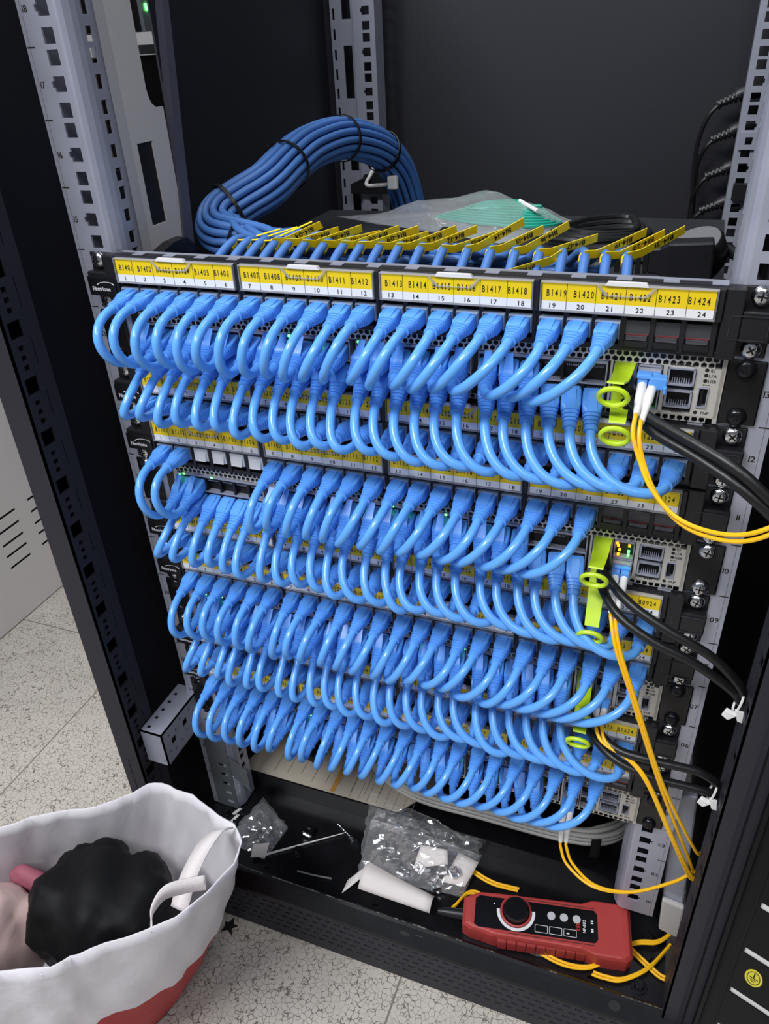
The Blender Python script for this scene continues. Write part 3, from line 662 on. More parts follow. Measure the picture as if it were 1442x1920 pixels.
# ------------------------------------------------------------------ yellow duplex fibre cords
def fibre(label, x, z, boots, runs, blue=True):
    T = thing('fibre_cable', label, 'fibre cable', (x, 0, z), 'yellow duplex fibre cords')
    b = MB().box(x-6.6, x+6.6, -8, 1, z-5.5, z+5.5); b.build('transceiver', GALVD, T, bevel=.4)
    if blue:
        for dx in (-3.2, 3.2): MB().box(x+dx-2.9, x+dx+2.9, -18, -8, z-4.2, z+4.4).build('connector', BOOT, T, bevel=.6)
        MB().box(x-5, x+6.6, -14, -11, z+4.4, z+6).build('clip', BOOT, T, bevel=.5)
        if label.endswith('topmost switch'): MB().box(x-7, x+2, -19, -12, z+3.5, z+6.5).box(x+1, x+11, -21, -13, z-2, z+5.5).box(x+9.5, x+11.5, -23, -13, z-4, z+1).build('clip', BOOT, T, bevel=.7)
    for bt, rn in zip(boots, runs):
        p = spline(bt, 6); k = len(p)
        MB().tube(p, [2.9 if j < k*.55 else 2.9-1.2*(j-k*.55)/(k*.45) for j in range(k)], 10).build('boot', WHITE, T, True)
        MB().tube(spline([bt[-1]]+rn, 12), 1.35, 8).build('cable', FIBY, T, True)
Zs = zb(13)+29
fibre('yellow fibre pair with blue clip on the topmost switch', 177.8, Zs,
      [[(174.6, -16, Zs-1), (174.6, -28, Zs-4), (174.6, -44, Zs-9)], [(181, -16, Zs-1), (180, -28, Zs-4), (178, -46, Zs-13)]],
      [[(174.5, -52, 555), (175, -60, 547), (181, -66, 534), (189, -75, 523), (203, -85, 513), (219, -95, 512), (237, -105, 518), (252, -110, 530), (272, -105, 548)],
       [(178, -54, 553), (179, -62, 545), (184, -67, 532), (192, -75, 520), (205, -85, 510), (220, -95, 508.5), (238, -105, 514), (253, -110, 526), (273, -105, 544)]])
Zs = zb(10)+14
fibre('long yellow fibre pair from the switch with orange lights', 177.8, Zs,
      [[(174.6, -16, Zs), (175, -28, Zs-7), (176, -40, Zs-16)], [(181, -16, Zs), (180.6, -28, Zs-6), (180, -40, Zs-13)]],
      [[(177, -45, 396), (183, -56, 381), (198, -61, 345), (229, -61, 261), (262, -48, 171), (271, -42, 143)],
       [(180, -46, 397), (186, -56, 380), (201, -61, 343), (232, -61, 260), (266, -48, 181), (273, -40, 168)]])
Zs = zb(7)+14
fibre('yellow fibre pair from the third switch down', 177.8, Zs,
      [[(174.6, -14, Zs+1), (174.8, -26, Zs-2), (175, -36, Zs+5)], [(181, -14, Zs+1), (180.6, -26, Zs-1), (180.5, -38, Zs+3)]],
      [[(183, -50, 280), (205, -55, 272), (221, -60, 256), (243, -60, 208), (266, -47, 146), (272, -44, 136)],
       [(187, -50, 279), (208, -55, 271), (223, -60, 255), (245, -60, 207), (267, -47, 149), (273, -44, 139)]])
Zs = zb(4)+14
fibre('yellow fibre pair drooping from the lowest switch', 161.6, Zs,
      [[(158.6, -14, Zs), (158.8, -24, Zs-14), (160, -30, Zs-30)], [(164.8, -14, Zs), (164.6, -24, Zs-14), (165, -30, Zs-28)]],
      [[(161, -32, 112), (169, -40, 101), (193, -50, 95.5), (224, -50, 102), (256, -45, 125), (271, -42, 144)],
       [(166, -33, 116), (174, -40, 104), (196, -50, 98), (226, -50, 104), (257, -45, 127), (272, -42, 146)]])

# ------------------------------------------------------------------ blue horizontal cables behind the top panel
axis = [(-150, 110, 610), (-188, 116, 608), (-206, 128, 612), (-208, 142, 621), (-196, 158, 630), (-180, 178, 640), (-176, 215, 652), (-174, 262, 661), (-166, 325, 662), (-152, 385, 646), (-144, 425, 618), (-140, 448, 580), (-139, 458, 545)]
ax_s = spline(axis, 8)
Tn = [(ax_s[min(i+1, len(ax_s)-1)]-ax_s[max(i-1, 0)]).normalized() for i in range(len(ax_s))]
Nn = []; v = Vector((0, 0, 1))
for t in Tn: v = (v-t*v.dot(t)).normalized(); Nn.append(v.copy())
offs = [(0, 0)] + [(6.2*math.cos(k*math.pi/3), 6.2*math.sin(k*math.pi/3)) for k in range(6)] + [(12.2*math.cos(k*math.pi/7+.2), 12.2*math.sin(k*math.pi/7+.2)) for k in range(14)]
offs_sorted = sorted(offs, key=lambda q: -q[0]-.3*q[1])
FL = {}
for i in range(1, 22):
    # exit points: the visible tails run along the back edge of the panel
    fx = (i-1)/20; x = px(i+1) if i > 5 else -148+ (i-1)*14.2
    x = [-146, -133, -121, -108, -96, -82, -66, -50, -36, -21, -6, 11, 28, 46, 63, 80, 97, 113, 128, 142, 156][i-1]
    T = thing('horizontal_cable', 'dark blue building cable flagged B14-%02d, rising behind the top panel' % i, 'network cable', (x, 20, zb(14)+40), 'blue building cables behind the top panel')
    oa, ob = [1.42*q_ for q_ in offs_sorted[i-1]]
    path_b = []
    for k, p in enumerate(ax_s):
        sc = 1.0 if k > 8 else (.55+.45*k/8)
        path_b.append(p + Nn[k]*oa*sc + Tn[k].cross(Nn[k])*ob*sc)
    lean = .16*(1-fx)*2
    zt = 622 + rnd.uniform(-1, 3)
    lead = [Vector((x, 12, 604)), Vector((x+lean*14-fx*1.5, 26, 617)), Vector((x+lean*28-fx*4, 44, 624)), Vector((x+lean*38-fx*9-3, 70, 618)), Vector((x-18-6*fx, 90+rnd.uniform(-4, 8), 612+oa*.5))]
    xx = x-55
    while xx > -125:
        lead.append(Vector((xx, 108+ob*1.2+rnd.uniform(-3, 3)+6*math.sin(xx*.03+i), 611+oa*.95+rnd.uniform(-1.5, 1.5)))); xx -= 48
    pts = spline(lead, 6); full_p = [p for p in pts] + [p for k, p in enumerate(path_b) if k > 3 or x > -100]
    if x <= -100: full_p = spline(lead+[path_b[8]], 6)+path_b[9:]
    MB().tube(full_p, 3.3, 10).build('cable', BLUE2, T, True)
    c0 = lead[1]; c1 = lead[2]; d = (c1-lead[0]).normalized()
    a = lead[0]*.45+lead[1]*.55
    MB().tube([a-d*1.1, a+d*1.1], 3.9, 12).build('collar', mat('pale_collar', (170, 200, 225), .5) if 'pale_collar' not in bpy.data.materials else bpy.data.materials['pale_collar'], T, True)
    # yellow flag label wrapped round the cable
    a = lead[1]*.35+lead[2]*.65; b = MB().tube([a-d*3.2, a+d*3.2], 3.65, 12)
    ln = rnd.uniform(38, 44)
    fd = Vector((.80+rnd.uniform(-.08, .12), .46+rnd.uniform(-.1, .1), .06+.2*fx+rnd.uniform(-.08, .12))).normalized()
    if i == 18: fd = Vector((-.62, -.55, -.18)).normalized()
    wv = Vector((-.15, -.45, .6)); wv = (wv-fd*wv.dot(fd)).normalized()*(3.3 if i > 3 else 1.0)
    if i <= 3: wv = (fd.cross(Vector((-.3, -.75, .55)))).normalized()*.8 + wv*.2
    nn = fd.cross(wv).normalized()
    s0 = a+Vector((0, 0, 3.6)); s1 = s0+fd*9+Vector((0, 0, -2)); s2 = s0+fd*28+Vector((0, 0, rnd.uniform(-1.5, 1.5))); s3 = s0+fd*ln+Vector((rnd.uniform(-1, 1), rnd.uniform(-3, 3), rnd.uniform(-2, 5)))
    s2 = (s1+s3)*.5; fd = (s3-s1).normalized(); wl = wv.length; wv = (wv-fd*wv.dot(fd)).normalized()*wl; nn = fd.cross(wv).normalized()
    for u, w in ((s0, s1), (s1, s2), (s2, s3)):
        b.hexa([u-wv, w-wv, w-wv+nn*.4, u-wv+nn*.4, u+wv, w+wv, w+wv+nn*.4, u+wv+nn*.4])
    fo = b.build('flag_label', YFLAG, T)
    if i > 3:
        b = MB(); nv = nn if nn.dot(Vector((190, -487, 753))-s2) > 0 else -nn
        for side in (.62,):
            text(b, 'B14-%02d' % i, 5.4, s1+(s3-s1)*.52+nv*.75, -fd, -wv.normalized()); b.build('printed_text', INK, fo)
def tie_at(k, r, label, m=RUB, w=1.6, knot=True):
    c = ax_s[k]; t = Tn[k]; n = Nn[k]; bb = t.cross(n)
    T = thing('cable_tie', label, 'cable tie', tuple(c), 'ties round the blue bundle')
    ringp = [[c+(n*math.cos(a)+bb*math.sin(a))*rr+t*dw for rr, dw in ((r, -w), (r+1, -w), (r+1, w), (r, w))] for a in [2*math.pi*j/32 for j in range(33)]]
    MB().loft(ringp, cap=False).build('strap', m, T, False)
    if knot: 
        q = c+(n*.2-bb*.98)*(r+1.5) if True else c
        MB().box(q.x-2.5, q.x+2.5, q.y-2, q.y+2, q.z-2.5, q.z+2.5).build('head', m, T, bevel=.5)
tie_at(28, 21.6, 'black tie round the blue bundle at its lower left bend'); tie_at(36+12, 21.6, 'black tie round the blue bundle on its rising stretch'); tie_at(64, 21.6, 'black tie round the blue bundle near the top of the arch')
tie_at(74, 21.6, 'black tie round the blue bundle just above the white one', w=2.4)
T = thing('cable_tie', 'white cable tie hooking the blue bundle to the rear rail', 'cable tie', (-150, 440, 612))
MB().tube(spline([(-222, 566, 622), (-205, 500, 604), (-185, 430, 600), (-160, 408, 603), (-143, 404, 606)], 8), 2.2, 8).build('strap', WHITE, T, True)
MB().box(-146, -134, 396, 404, 600, 615).build('head', WHITE, T, bevel=2)
T = thing('cable_tie', 'black tie round the blue cables lying at the left', 'cable tie', (-178, 112, 600))
MB().loft([[(-176+dw+8*math.sin(a)*.2, 114+22*math.cos(a), 606+17*math.sin(a)), (-176+dw, 114+23*math.cos(a), 606+18*math.sin(a))] for a in [2*math.pi*j/28 for j in range(29)] for dw in (0,)], close=False, cap=False).build('strap', RUB, T, solid=3)
T = thing('cable_tie', 'black tie round the blue cables in the middle of the top', 'cable tie', (6, 112, 600))
MB().loft([[(6+dw, 113+21*math.cos(a), 606+16*math.sin(a)) for dw in (0, 4)] for a in [2*math.pi*j/28 for j in range(29)]], close=False, cap=False).build('strap', RUB, T, solid=1)

# ------------------------------------------------------------------ things lying on the top switch
def sheet(b, corners, nu, nv, bump, seed, h=None, thick=0.):
    r = random.Random(seed); A, B, C, D = map(Vector, corners); f1, f2, f3 = r.uniform(2, 4), r.uniform(3, 6), r.uniform(5, 9)
    pts = []
    for i in range(nu+1):
        for j in range(nv+1):
            u, v = i/nu, j/nv; p = (A*(1-u)+B*u)*(1-v)+(D*(1-u)+C*u)*v
            z = bump*(math.sin(f1*u*3+v*2+seed)*math.cos(f2*v*2+u)+.6*math.sin(f3*(u+v)*2)+r.uniform(-.5, .5))
            e = min(u, 1-u, v, 1-v)*4; z = z*min(1, e+.25)+(h(u, v) if h else 0)
            pts.append(p+Vector((r.uniform(-1, 1)*bump*.4, r.uniform(-1, 1)*bump*.4, z)))
    n = nv+1
    b.add(pts, [(i*n+j, (i+1)*n+j, (i+1)*n+j+1, i*n+j+1) for i in range(nu) for j in range(nv)]); return b
T = thing('plastic_bag', 'clear plastic bag behind the flags holding teal fibre cords', 'bag', (-40, 330, 578))
for k, (h0, sd) in enumerate(((26, 3), (2, 5))):
    sheet(MB(), [(-182, 330, 583), (20, 250, 580), (92, 330, 582), (-20, 388, 584)], 24, 16, 2.6 if k == 0 else .6, sd, (lambda u, v, q=h0: q*math.sin(math.pi*min(1, u*1.0))**1.2*math.sin(math.pi*v)**.6)).build('film', BAGT, T, True)
T = thing('fibre_cable', 'coiled teal fibre cord inside the clear bag on top', 'fibre cable', (20, 330, 580))
b = MB()
for k in range(10): b.tube(spline([(-70+5*k, 338+2*k, 584+1.3*k), (-20+2*k, 306+4*k, 586+1.6*k), (40-2*k, 292+5*k, 587+1.6*k), (66-4*k, 318+2*k, 586+k), (40, 350-2*k, 586+1.4*k), (-30, 360-3*k, 585+k), (-70+5*k, 338+2*k, 584+1.3*k)], 6), 1.5, 6)
b.build('cable', TEAL, T, True)
MB().tube([(20, 338, 602), (44, 310, 598)], 2.0, 8).build('connector', WHITE, T, True)
T = thing('power_cable', 'coiled black power cord with a round plug, on the top switch', 'power cord', (190, 150, 578))
pc = Vector((192, 150, 603)); pa = Vector((-.35, -.28, .8)).normalized()
b = MB(); rings = []
n1 = pa.cross(Vector((0, 0, 1))).normalized(); n2 = pa.cross(n1)
for rr, h in ((8, -20), (16, -19), (21, -14), (23.5, -6), (23.5, 4), (22, 6)):
    rings.append([pc+pa*h+(n1*math.cos(a)+n2*math.sin(a))*rr for a in [2*math.pi*j/28 for j in range(28)]])
b.loft(rings); b.build('plug_body', RUB, T, True, bevel=0)
MB().disc(pc+pa*5.6, pa, 21.5, .8, 28).build('plug_face', GREYF, T)
def iec(o, d, w, h):   # appliance connector with ribbed boot
    d = Vector(d).normalized(); s_ = d.cross(Vector((0, 0, 1))).normalized(); t = s_.cross(d); o = Vector(o)
    R_ = lambda k, a, b_: [o+d*k+s_*(a*i)+t*(b_*j) for i, j in ((-1, -1), (1, -1), (1, 1), (-1, 1))]
    b = MB().loft([R_(0, w, h), R_(30, w, h), R_(36, w*.7, h*.75), R_(44, w*.6, h*.7)]); b.build('appliance_connector', BLACK, T, bevel=1.5)
    b = MB()
    for k in range(5): b.loft([R_(44+k*5, w*.6-k*.25, h*.7-k*.3), R_(47.5+k*5, w*.58-k*.25, h*.68-k*.3)])
    b.tube([o+d*42, o+d*72], 3.4, 8); b.build('strain_relief', RUB, T)
iec((206, 120, 606), (-1, -.04, -.06), 9, 13)
MB().tube(spline([(140, 117, 602), (118, 120, 596), (100, 160, 586), (60, 200, 582), (120, 236, 583), (185, 230, 584), (200, 205, 588)], 10), 3.6, 8).build('cable', RUB, T, True)
MB().tube(spline([(208, 165, 604), (222, 150, 602), (236, 120, 592), (246, 80, 570), (250, 60, 540)], 8), 4.2, 10).build('cable', RUB, T, True)
b = MB()
for k in range(3): b.tube(spline([(60+6*k, 262+8*k, 584+3*k), (100, 300+6*k, 584+4*k), (140-4*k, 312+6*k, 585+3*k), (150-6*k, 280, 584+2*k), (100, 250+5*k, 585+2*k), (60+6*k, 262+8*k, 584+3*k)], 8), 3.4, 8)
tag(base_origin(b.build('cable_coil', RUB, None, True)), 'coil of black cable beside the clear bag on top', 'cable')
# power leads into the rear strip
pdu = thing('power_strip', 'black power strip hidden behind the rear right rail', 'power strip', (254, 615, 480)); MB().box(240, 268, 592, 632, 500, 790).build('body', BLACK, pdu, bevel=2)
for k, (z, zc) in enumerate(((684, 670), (650, 636), (613, 600), (577, 566))):
    V_ = lambda q: tuple(Vector((190.05, -487.15, 753.64)) + (Vector(q)-Vector((190.05, -487.15, 753.64)))*1.115)
    T = thing('power_lead', ['highest', 'second highest', 'third highest', 'lowest'][k]+' black power lead plugged in behind the rear right rail', 'power cord', V_((226, 500, z)), 'power leads at the rear right')
    MB().tube(spline([V_(q) for q in ((234, 500, z+1), (218, 500, z-1), (212, 500, z-4))], 4), 8, 10).build('plug_body', BLACK, T, True)
    b = MB()
    for j in range(4): b.tube([V_((211-4*j, 500, z-4.5-1.6*j)), V_((208.5-4*j, 500, z-5.5-1.6*j))], 6.2-.5*j, 10)
    b.tube([V_((212, 500, z-4)), V_((196, 500, z-11))], 3.8, 8); b.tube([V_((196, 500, z-11)), V_((194, 500, z-12))], 5.8, 10); b.build('strain_relief', RUB, T)
    xs = (186-k*.0+(0, 5, 4, 0)[k])
    MB().tube(spline([V_(q) for q in ([(196, 500, z-11), (187, 500, z-22), (181+k*1.5, 502, z-42), (180+k*2, 504, z-70), (186+k, 506, 545), (188, 508, 480)] if k == 0 else [(196, 500, z-11), (189, 500, z-19), (184, 503, z-32), (183, 506, z-46), (186, 510, z-90)])], 8), 2.6, 8).build('cable', RUB, T, True)

# ------------------------------------------------------------------ things on the base pan
PZ0 = -36
# cable tester: built along +X, turned by its empty
tt = thing('cable_tester', 'red handheld cable tester with a black dial', 'tester', (152, -30, PZ0)); tt.rotation_euler = (math.radians(7), 0, math.radians(10.5)); WL[tt] = (0, 0, 0)
out = [(-80, -13), (-72, -17), (-58, -19), (-50, -21), (40, -22.5), (52, -27), (80, -27), (86, -22), (86, 22), (80, 27), (52, 27), (40, 22.5), (-50, 21), (-66, 20), (-80, 13)]
def lv(z, k): return [(x*(1 if k > .99 else k), y*k, z) for x, y in out]
MB().loft([lv(0, .95), lv(3, 1), (lv(24, 1)), lv(28, .96), lv(28.6, .9)]).build('body', RED, tt, bevel=.8)
for s in (-1, 1):
    b = MB()
    for k in range(9): b.hexa([(-44+k*9.6, s*21, 5), (-44+k*9.6+9, s*21, 5), (-44+k*9.6+9, s*24.6, 6), (-44+k*9.6, s*24.6, 6), (-44+k*9.6, s*20.5, 22), (-44+k*9.6+9, s*20.5, 22), (-44+k*9.6+9, s*23.5, 19), (-44+k*9.6, s*23.5, 19)])
    b.build('side_grip', REDD, tt, bevel=.8)

fp = [(-68, -13), (-64, -15.5), (-40, -15.5), (50, -15.5), (53, -12), (53, 12), (50, 15.5), (-40, 15.5), (-64, 15.5), (-68, 12)]
face = MB().prism(fp, (0, 0, 28.4), X, Y, (0, 0, .7)).build('face_plate', BLACKG, tt)
b = MB()
for s in (-1, 1): b.box(-34, 50, s*17.6-.4, s*17.6+.4, 28.5, 29)
b.build('face_groove', mat('groove', (90, 34, 32), .6), tt)
MB().tube([(-27+14.6*math.cos(t), 4+14.6*math.sin(t), 29.6) for t in [math.pi*2*k/32 for k in range(33)]], 1.3, 8).build('dial_ring', RED, tt, True)
MB().tube([(-27, 4, 29), (-27, 4, 35), (-27, 4, 37)], [13, 12.4, 11.2], 28).build('dial', BLACKG, tt)
b = MB()
for k in range(16):
    t0, t1 = math.radians(178+k*11.8), math.radians(178+(k+1)*11.8)
    b.quad(*[(-27+r*math.cos(t), 4+r*math.sin(t), 29.25) for t, r in ((t0, 16.2), (t0, 19.2), (t1, 19.2), (t1, 16.2))])
b.disc((-49, 9, 29.1), Z, .8, .1, 8)
for k in range(3):
    x0 = -8+k*14
    for q in ((x0, x0+12.5, -13, -12.6), (x0, x0+12.5, -6.2, -5.8), (x0, x0+.4, -13, -5.8), (x0+12.1, x0+12.5, -13, -5.8)): b.box(q[0], q[1], q[2], q[3], 29.1, 29.25)
text(b, 'NF-802', 4.0, (40, -1, 29.3), (0, 1, 0), (-1, 0, 0))
for q in ((46.5, -5, 1.2), (46.5, -3, 1.4), (46.5, 3, 1.2), (46.5, 5, 1.4), (23, -10, 1)): b.box(q[0], q[0]+2.4, q[1]-.7, q[1]+.7, 29.1, 29.2)
b.build('face_print', LOGO, face)
b = MB()
for q in (-6, -3.2, -.4, 2.4): b.box(32, 36, q, q+2, 29.1, 29.2)
b.build('face_print', mat('red_print', (150, 40, 40), .5), face)
for k in range(3): MB().disc((8+k*12.4, 4.5, 29), Z, 4, 1.2, 20).build('button', mat('grey_button', (190, 190, 194), .5) if 'grey_button' not in bpy.data.materials else bpy.data.materials['grey_button'], tt, bevel=.3)
MB().tube([(-78, 0, 15), (-92, 0, 15), (-100, 0, 15), (-106, 0, 14.5)], [5.5, 5, 4, 2.6], 14).build('probe_tip', BLACK, tt, True)
# yellow fibre loops at the pan
for k, (lab, pts) in enumerate((('yellow fibre loop leaving under the tester to the right post', [(58, -40, -32), (80, -14, -33), (150, -52, -33), (200, -54, -32), (238, -18, -30), (262, -8, -29), (274, 4, -27)]),
        ('yellow fibre pair curling in front of the right post', [(206, -57, -33), (218, -57, -33), (234, -54, -32), (256, -36, -30), (274, -8, -28)]),
        ('yellow fibre crossing to the foot of the right post', [(236, -20, -33), (252, -30, -33), (266, -38, -33), (273, -40, -32)]),
        ('yellow fibre behind the tester, beside the polythene bag', [(58, 14, -33), (76, 6, -32), (95, 2, -32), (120, 4, -33)]))):
    b = MB()
    for d in (0, 2.6): b.tube(spline([(p[0]+d*.4, p[1]+d, p[2]+.4*d) for p in pts], 10), 1.35, 8)
    tag(base_origin(b.build('fibre_cable', FIBY, None, True)), lab, 'fibre cable')
# hardware bags
T = thing('plastic_bag', 'large clear polythene bag of cage nuts left of the tester', 'bag', (15, 0, PZ0))
for k, sd in enumerate((11, 12)):
    sheet(MB(), [(-50, -34, -33), (66, -22, -33), (74, 30, -8 if k == 0 else -30), (-62, 42, 12 if k == 0 else -34)], 26, 20, 4.2 if k == 0 else 1, sd, (lambda u, v, k=k: (26-8*k)*math.sin(math.pi*u)**.7*math.sin(math.pi*v)**.7 if k == 0 else 1)).build('film', BAGC, T, False)
def nut(parent, p, s, sd):
    r = random.Random(sd); b = MB(); b.plate((-s, s), (-s, s), [(-s*.45, s*.45, -s*.45, s*.45)], (0, 0, 0), X, Y, (0, 0, s*.8)); b.plate((-s*1.2, s*1.2), (-s*.9, s*.9), [(-s*.8, s*.8, -s*.6, s*.6)], (0, 0, -.5), X, Y, (0, 0, .5))
    Mx = Matrix.Rotation(r.uniform(0, 6), 3, 'Z') @ Matrix.Rotation(r.uniform(-.6, .6), 3, 'X'); b.v = [tuple(Mx @ Vector(q)+Vector(p)) for q in b.v]; return b
q = random.Random(5)
for k in range(14):
    p = (q.uniform(14, 54), q.uniform(-24, 2), q.uniform(-31, -20)) if k < 9 else (q.uniform(-38, 10), q.uniform(-22, 10), -30)
    tag(base_origin(nut(None, p, 4.6, k).build('cage_nut', CHROME)), 'shiny cage nut inside the large polythene bag', 'nut', 'cage nuts in the large bag')
for lab, pts in (('white paper packet inside the large polythene bag', [(8, -14, -22), (44, -2, -14), (40, 10, -8), (10, 8, -10)]),):
    tag(base_origin(sheet(MB(), pts, 6, 5, 1, 3).build('paper_packet', PAPER, None, True, solid=1)), lab, 'packet')
tag(base_origin(sheet(MB(), [(40, -14, -30), (66, -12, -29), (74, 16, -22), (50, 20, -22)], 4, 4, .6, 8).build('paper_card', PAPER, None, True, solid=.6)), 'white card corner showing behind the large polythene bag', 'card')
b = MB(); b.loft([[(-42+t*82-6*math.sin(t*3), -18-38*t*0-34*v*(1-.45*t)-16*t, -31+13*math.sin(math.pi*(.12+.8*v))*(1-.2*t)) for v in [j/8 for j in range(9)]] for t in [k/10 for k in range(11)]], close=False, cap=False)
b.loft([[(-58+18*v, -44+28*v-4*u, -33+3*v) for v in (0, .5, 1)] for u in (0, 1, 2, 4)], close=False, cap=False)
tag(base_origin(b.build('paper_sheet', PAPER, None, True, solid=.5)), 'folded white paper lying against the tester probe', 'paper')
T = thing('plastic_bag', 'small clear bag of screws beside the tote', 'bag', (-180, -20, PZ0))
sheet(MB(), [(-214, -48, -33), (-156, -46, -33), (-150, -6, -31), (-196, 18, -28)], 16, 14, 3.6, 21, lambda u, v: 12*math.sin(math.pi*u)*math.sin(math.pi*v)).build('film', BAGC, T)
sheet(MB(), [(-214, -48, -34), (-156, -46, -34), (-150, -6, -34), (-196, 18, -34)], 8, 8, .5, 22).build('film', BAGC, T)
for k in range(6):
    x, y = q.uniform(-200, -166), q.uniform(-40, -12); a = q.uniform(0, 6)
    b = MB().tube([(x, y, -31), (x+9*math.cos(a), y+9*math.sin(a), -30)], 2, 8).disc((x, y, -31), (-math.cos(a), -math.sin(a), .1), 4, 2.4, 12); tag(base_origin(b.build('screw', CHROME)), 'silver screw inside the small clear bag', 'screw', 'screws in the small bag')
tag(base_origin(MB().quad((-172, -56, -29.5), (-156, -50, -29.5), (-159, -34, -27), (-175, -42, -27)).build('paper_slip', PAPER, None, solid=.4)), 'small white slip at the front corner of the small screw bag', 'paper')
tag(base_origin(nut(None, (-124, -4, -31), 5, 3).build('cage_nut', CHROME)), 'single loose cage nut standing on the black pan', 'nut')
b = MB().tube([(-75, 7, -33), (-70, 3, -33)], 3, 10).disc((-70, 3, -33), (.8, -.6, 0), 5, 3, 14).tube([(-96, 18, -34), (-75, 7, -34)], 1.2, 6); tag(base_origin(b.build('screw', CHROME)), 'silver screw at the right end of the loose white tie', 'screw')
tag(base_origin(MB().disc((-127, -28, -36), Z, 6.5, 2, 18).disc((-127, -28, -34), Z, 3.5, 3, 6).build('bolt', CHROMED, None)), 'black bolt head below the loose white tie', 'bolt')
tag(base_origin(MB().hexa([(-163, -49, -35), (-161, -45, -35), (-161, -45, -33), (-163, -49, -33), (-86, 8, -34), (-84, 10, -34), (-84, 10, -32.8), (-86, 8, -32.8)]).box(-165, -158, -50, -44, -35, -31).build('cable_tie', WHITE, None)), 'loose white cable tie lying across the black pan', 'cable tie')
tag(base_origin(MB().tube(spline([(-116, -51, -34.5), (-96, -50.5, -33), (-76, -47, -34.5)], 6), 1, 6).build('cable_tie', mat('grey_tie', (120, 120, 122), .5), None, True)), 'short grey offcut of tie near the front lip', 'cable tie')
for k, (x, y, a) in enumerate(((-231, 3, 1.2), (-222, -8, .4), (-219, -19, .7))):
    tag(base_origin(MB().hexa([(x-2, y-2, -35), (x+2, y-2, -35), (x+2, y+2, -35), (x-2, y+2, -35), (x-2+9*math.cos(a), y-2+9*math.sin(a), -26+8*(k == 0)), (x+2+9*math.cos(a), y-2+9*math.sin(a), -26+8*(k == 0)), (x+2+9*math.cos(a), y+2+9*math.sin(a), -28+8*(k == 0)), (x-2+9*math.cos(a), y+2+9*math.sin(a), -28+8*(k == 0))]).build('plastic_scrap', WHITE, None, bevel=.6)), ['upright', 'middle', 'flat'][k]+' white plastic scrap by the left rail foot', 'scrap')
b = MB(); sheet(b, [(140, -56, -34.5), (170, -56, -34.5), (172, -36, -33), (146, -38, -33)], 10, 8, 1.6, 31); tag(base_origin(b.build('plastic_scrap', BAGC, None)), 'crumpled clear film under the front edge of the tester', 'film')
# printed sheet and grey cable coil behind the beam
T = thing('printed_sheet', 'pale printed cardboard sheet lying behind the black beam', 'paper', (-150, 120, -38))
b = MB().prism([(-236, 42), (-30, 42), (60, 160), (40, 260), (-150, 250), (-215, 130)], (0, 0, -15), X, Y, (0, 0, 1)); b.build('sheet', CARD, T)
b = MB()
for k in range(9): b.box(-195+k*17, -194.2+k*17, 50+3*(k % 3), 150, -14, -13.8)
for k in range(8): b.box(-92+k*11, -91.4+k*11, 44, 70, -14, -13.8)
b.build('printed_lines', mat('grey_print', (120, 112, 104), .7), T)
MB().box(-117, -111, 44, 84, -14, -13.7).build('ochre_stripe', mat('ochre', (176, 130, 58), .7), T)
tag(base_origin(MB().prism([(0, 0), (20, -6), (30, 14), (14, 30), (-4, 18)], (-172, 80, -13.9), X, Y, (0, 0, 10)).build('black_block', RUB, None, bevel=2)), 'black block standing on the printed sheet', 'block')
T = thing('cable_coil', 'coil of pale grey cable behind the black beam', 'cable', (60, 120, -38))
for k in range(8):
    r, z = divmod(k, 3); o = r*5.4; zz = -12+z*6.2
    pts = [(-118+o, 150-o*.3, zz+4), (-84+o*.4, 96+o*.5, zz), (-20, 66+o, zz), (70, 64+o, zz+1), (160, 66+o, zz+1), (205-o, 78+o, zz+3), (228-o*.5, 108+o*.5, zz+8), (233-o*.4, 128, zz+40), (234-o*.4, 140, zz+110)]
    MB().tube(spline(pts, 10), 2.9, 9).build('cable', GREYC, T, True)
b = MB().tube([(190+2*math.cos(a), 73+12*math.cos(a), -13+13*math.sin(a)) for a in [k*math.pi/12 for k in range(25)]], 1, 6); b2 = MB()
b2.loft([[(186+dw, 73+13*math.cos(a), -14+15*math.sin(a)) for dw in (0, 10)] for a in [k*math.pi/14 for k in range(29)]], close=False, cap=False)
tag(base_origin(b2.build('cable_strap', VELC, None, True, solid=1.2)), 'black strap wrapped round the grey cable coil', 'strap')

# ------------------------------------------------------------------ tote bag on the floor
tote = thing('tote_bag', 'white and red woven tote bag standing open on the floor', 'bag', (-300, -210, -110))
rim = [(-420, -268, 128), (-341, -196, 130), (-313, -171, 130), (-268, -143, 129), (-247, -126, 130), (-228, -104, 132), (-195, -104, 131), (-158, -112, 130), (-125, -122, 128), (-112, -146, 128), (-119, -184, 128), (-142, -222, 128), (-185, -258, 127), (-205, -280, 129), (-242, -300, 130), (-330, -372, 128), (-400, -400, 128), (-450, -340, 128)]
flr = [(-395, -250, -109), (-365, -200, -109), (-330, -175, -109), (-300, -155, -109), (-280, -145, -109), (-262, -135, -109), (-244, -132, -109), (-226, -134, -109), (-212, -142, -109), (-206, -165, -109), (-204, -195, -109), (-215, -225, -109), (-235, -255, -109), (-258, -275, -109), (-290, -295, -109), (-340, -330, -109), (-390, -340, -109), (-410, -300, -109)]
rimS = spline(rim+[rim[0]], 4)[:-1]; flrS = spline(flr+[flr[0]], 4)[:-1]; N_ = len(rimS); rings = []
q = random.Random(3)
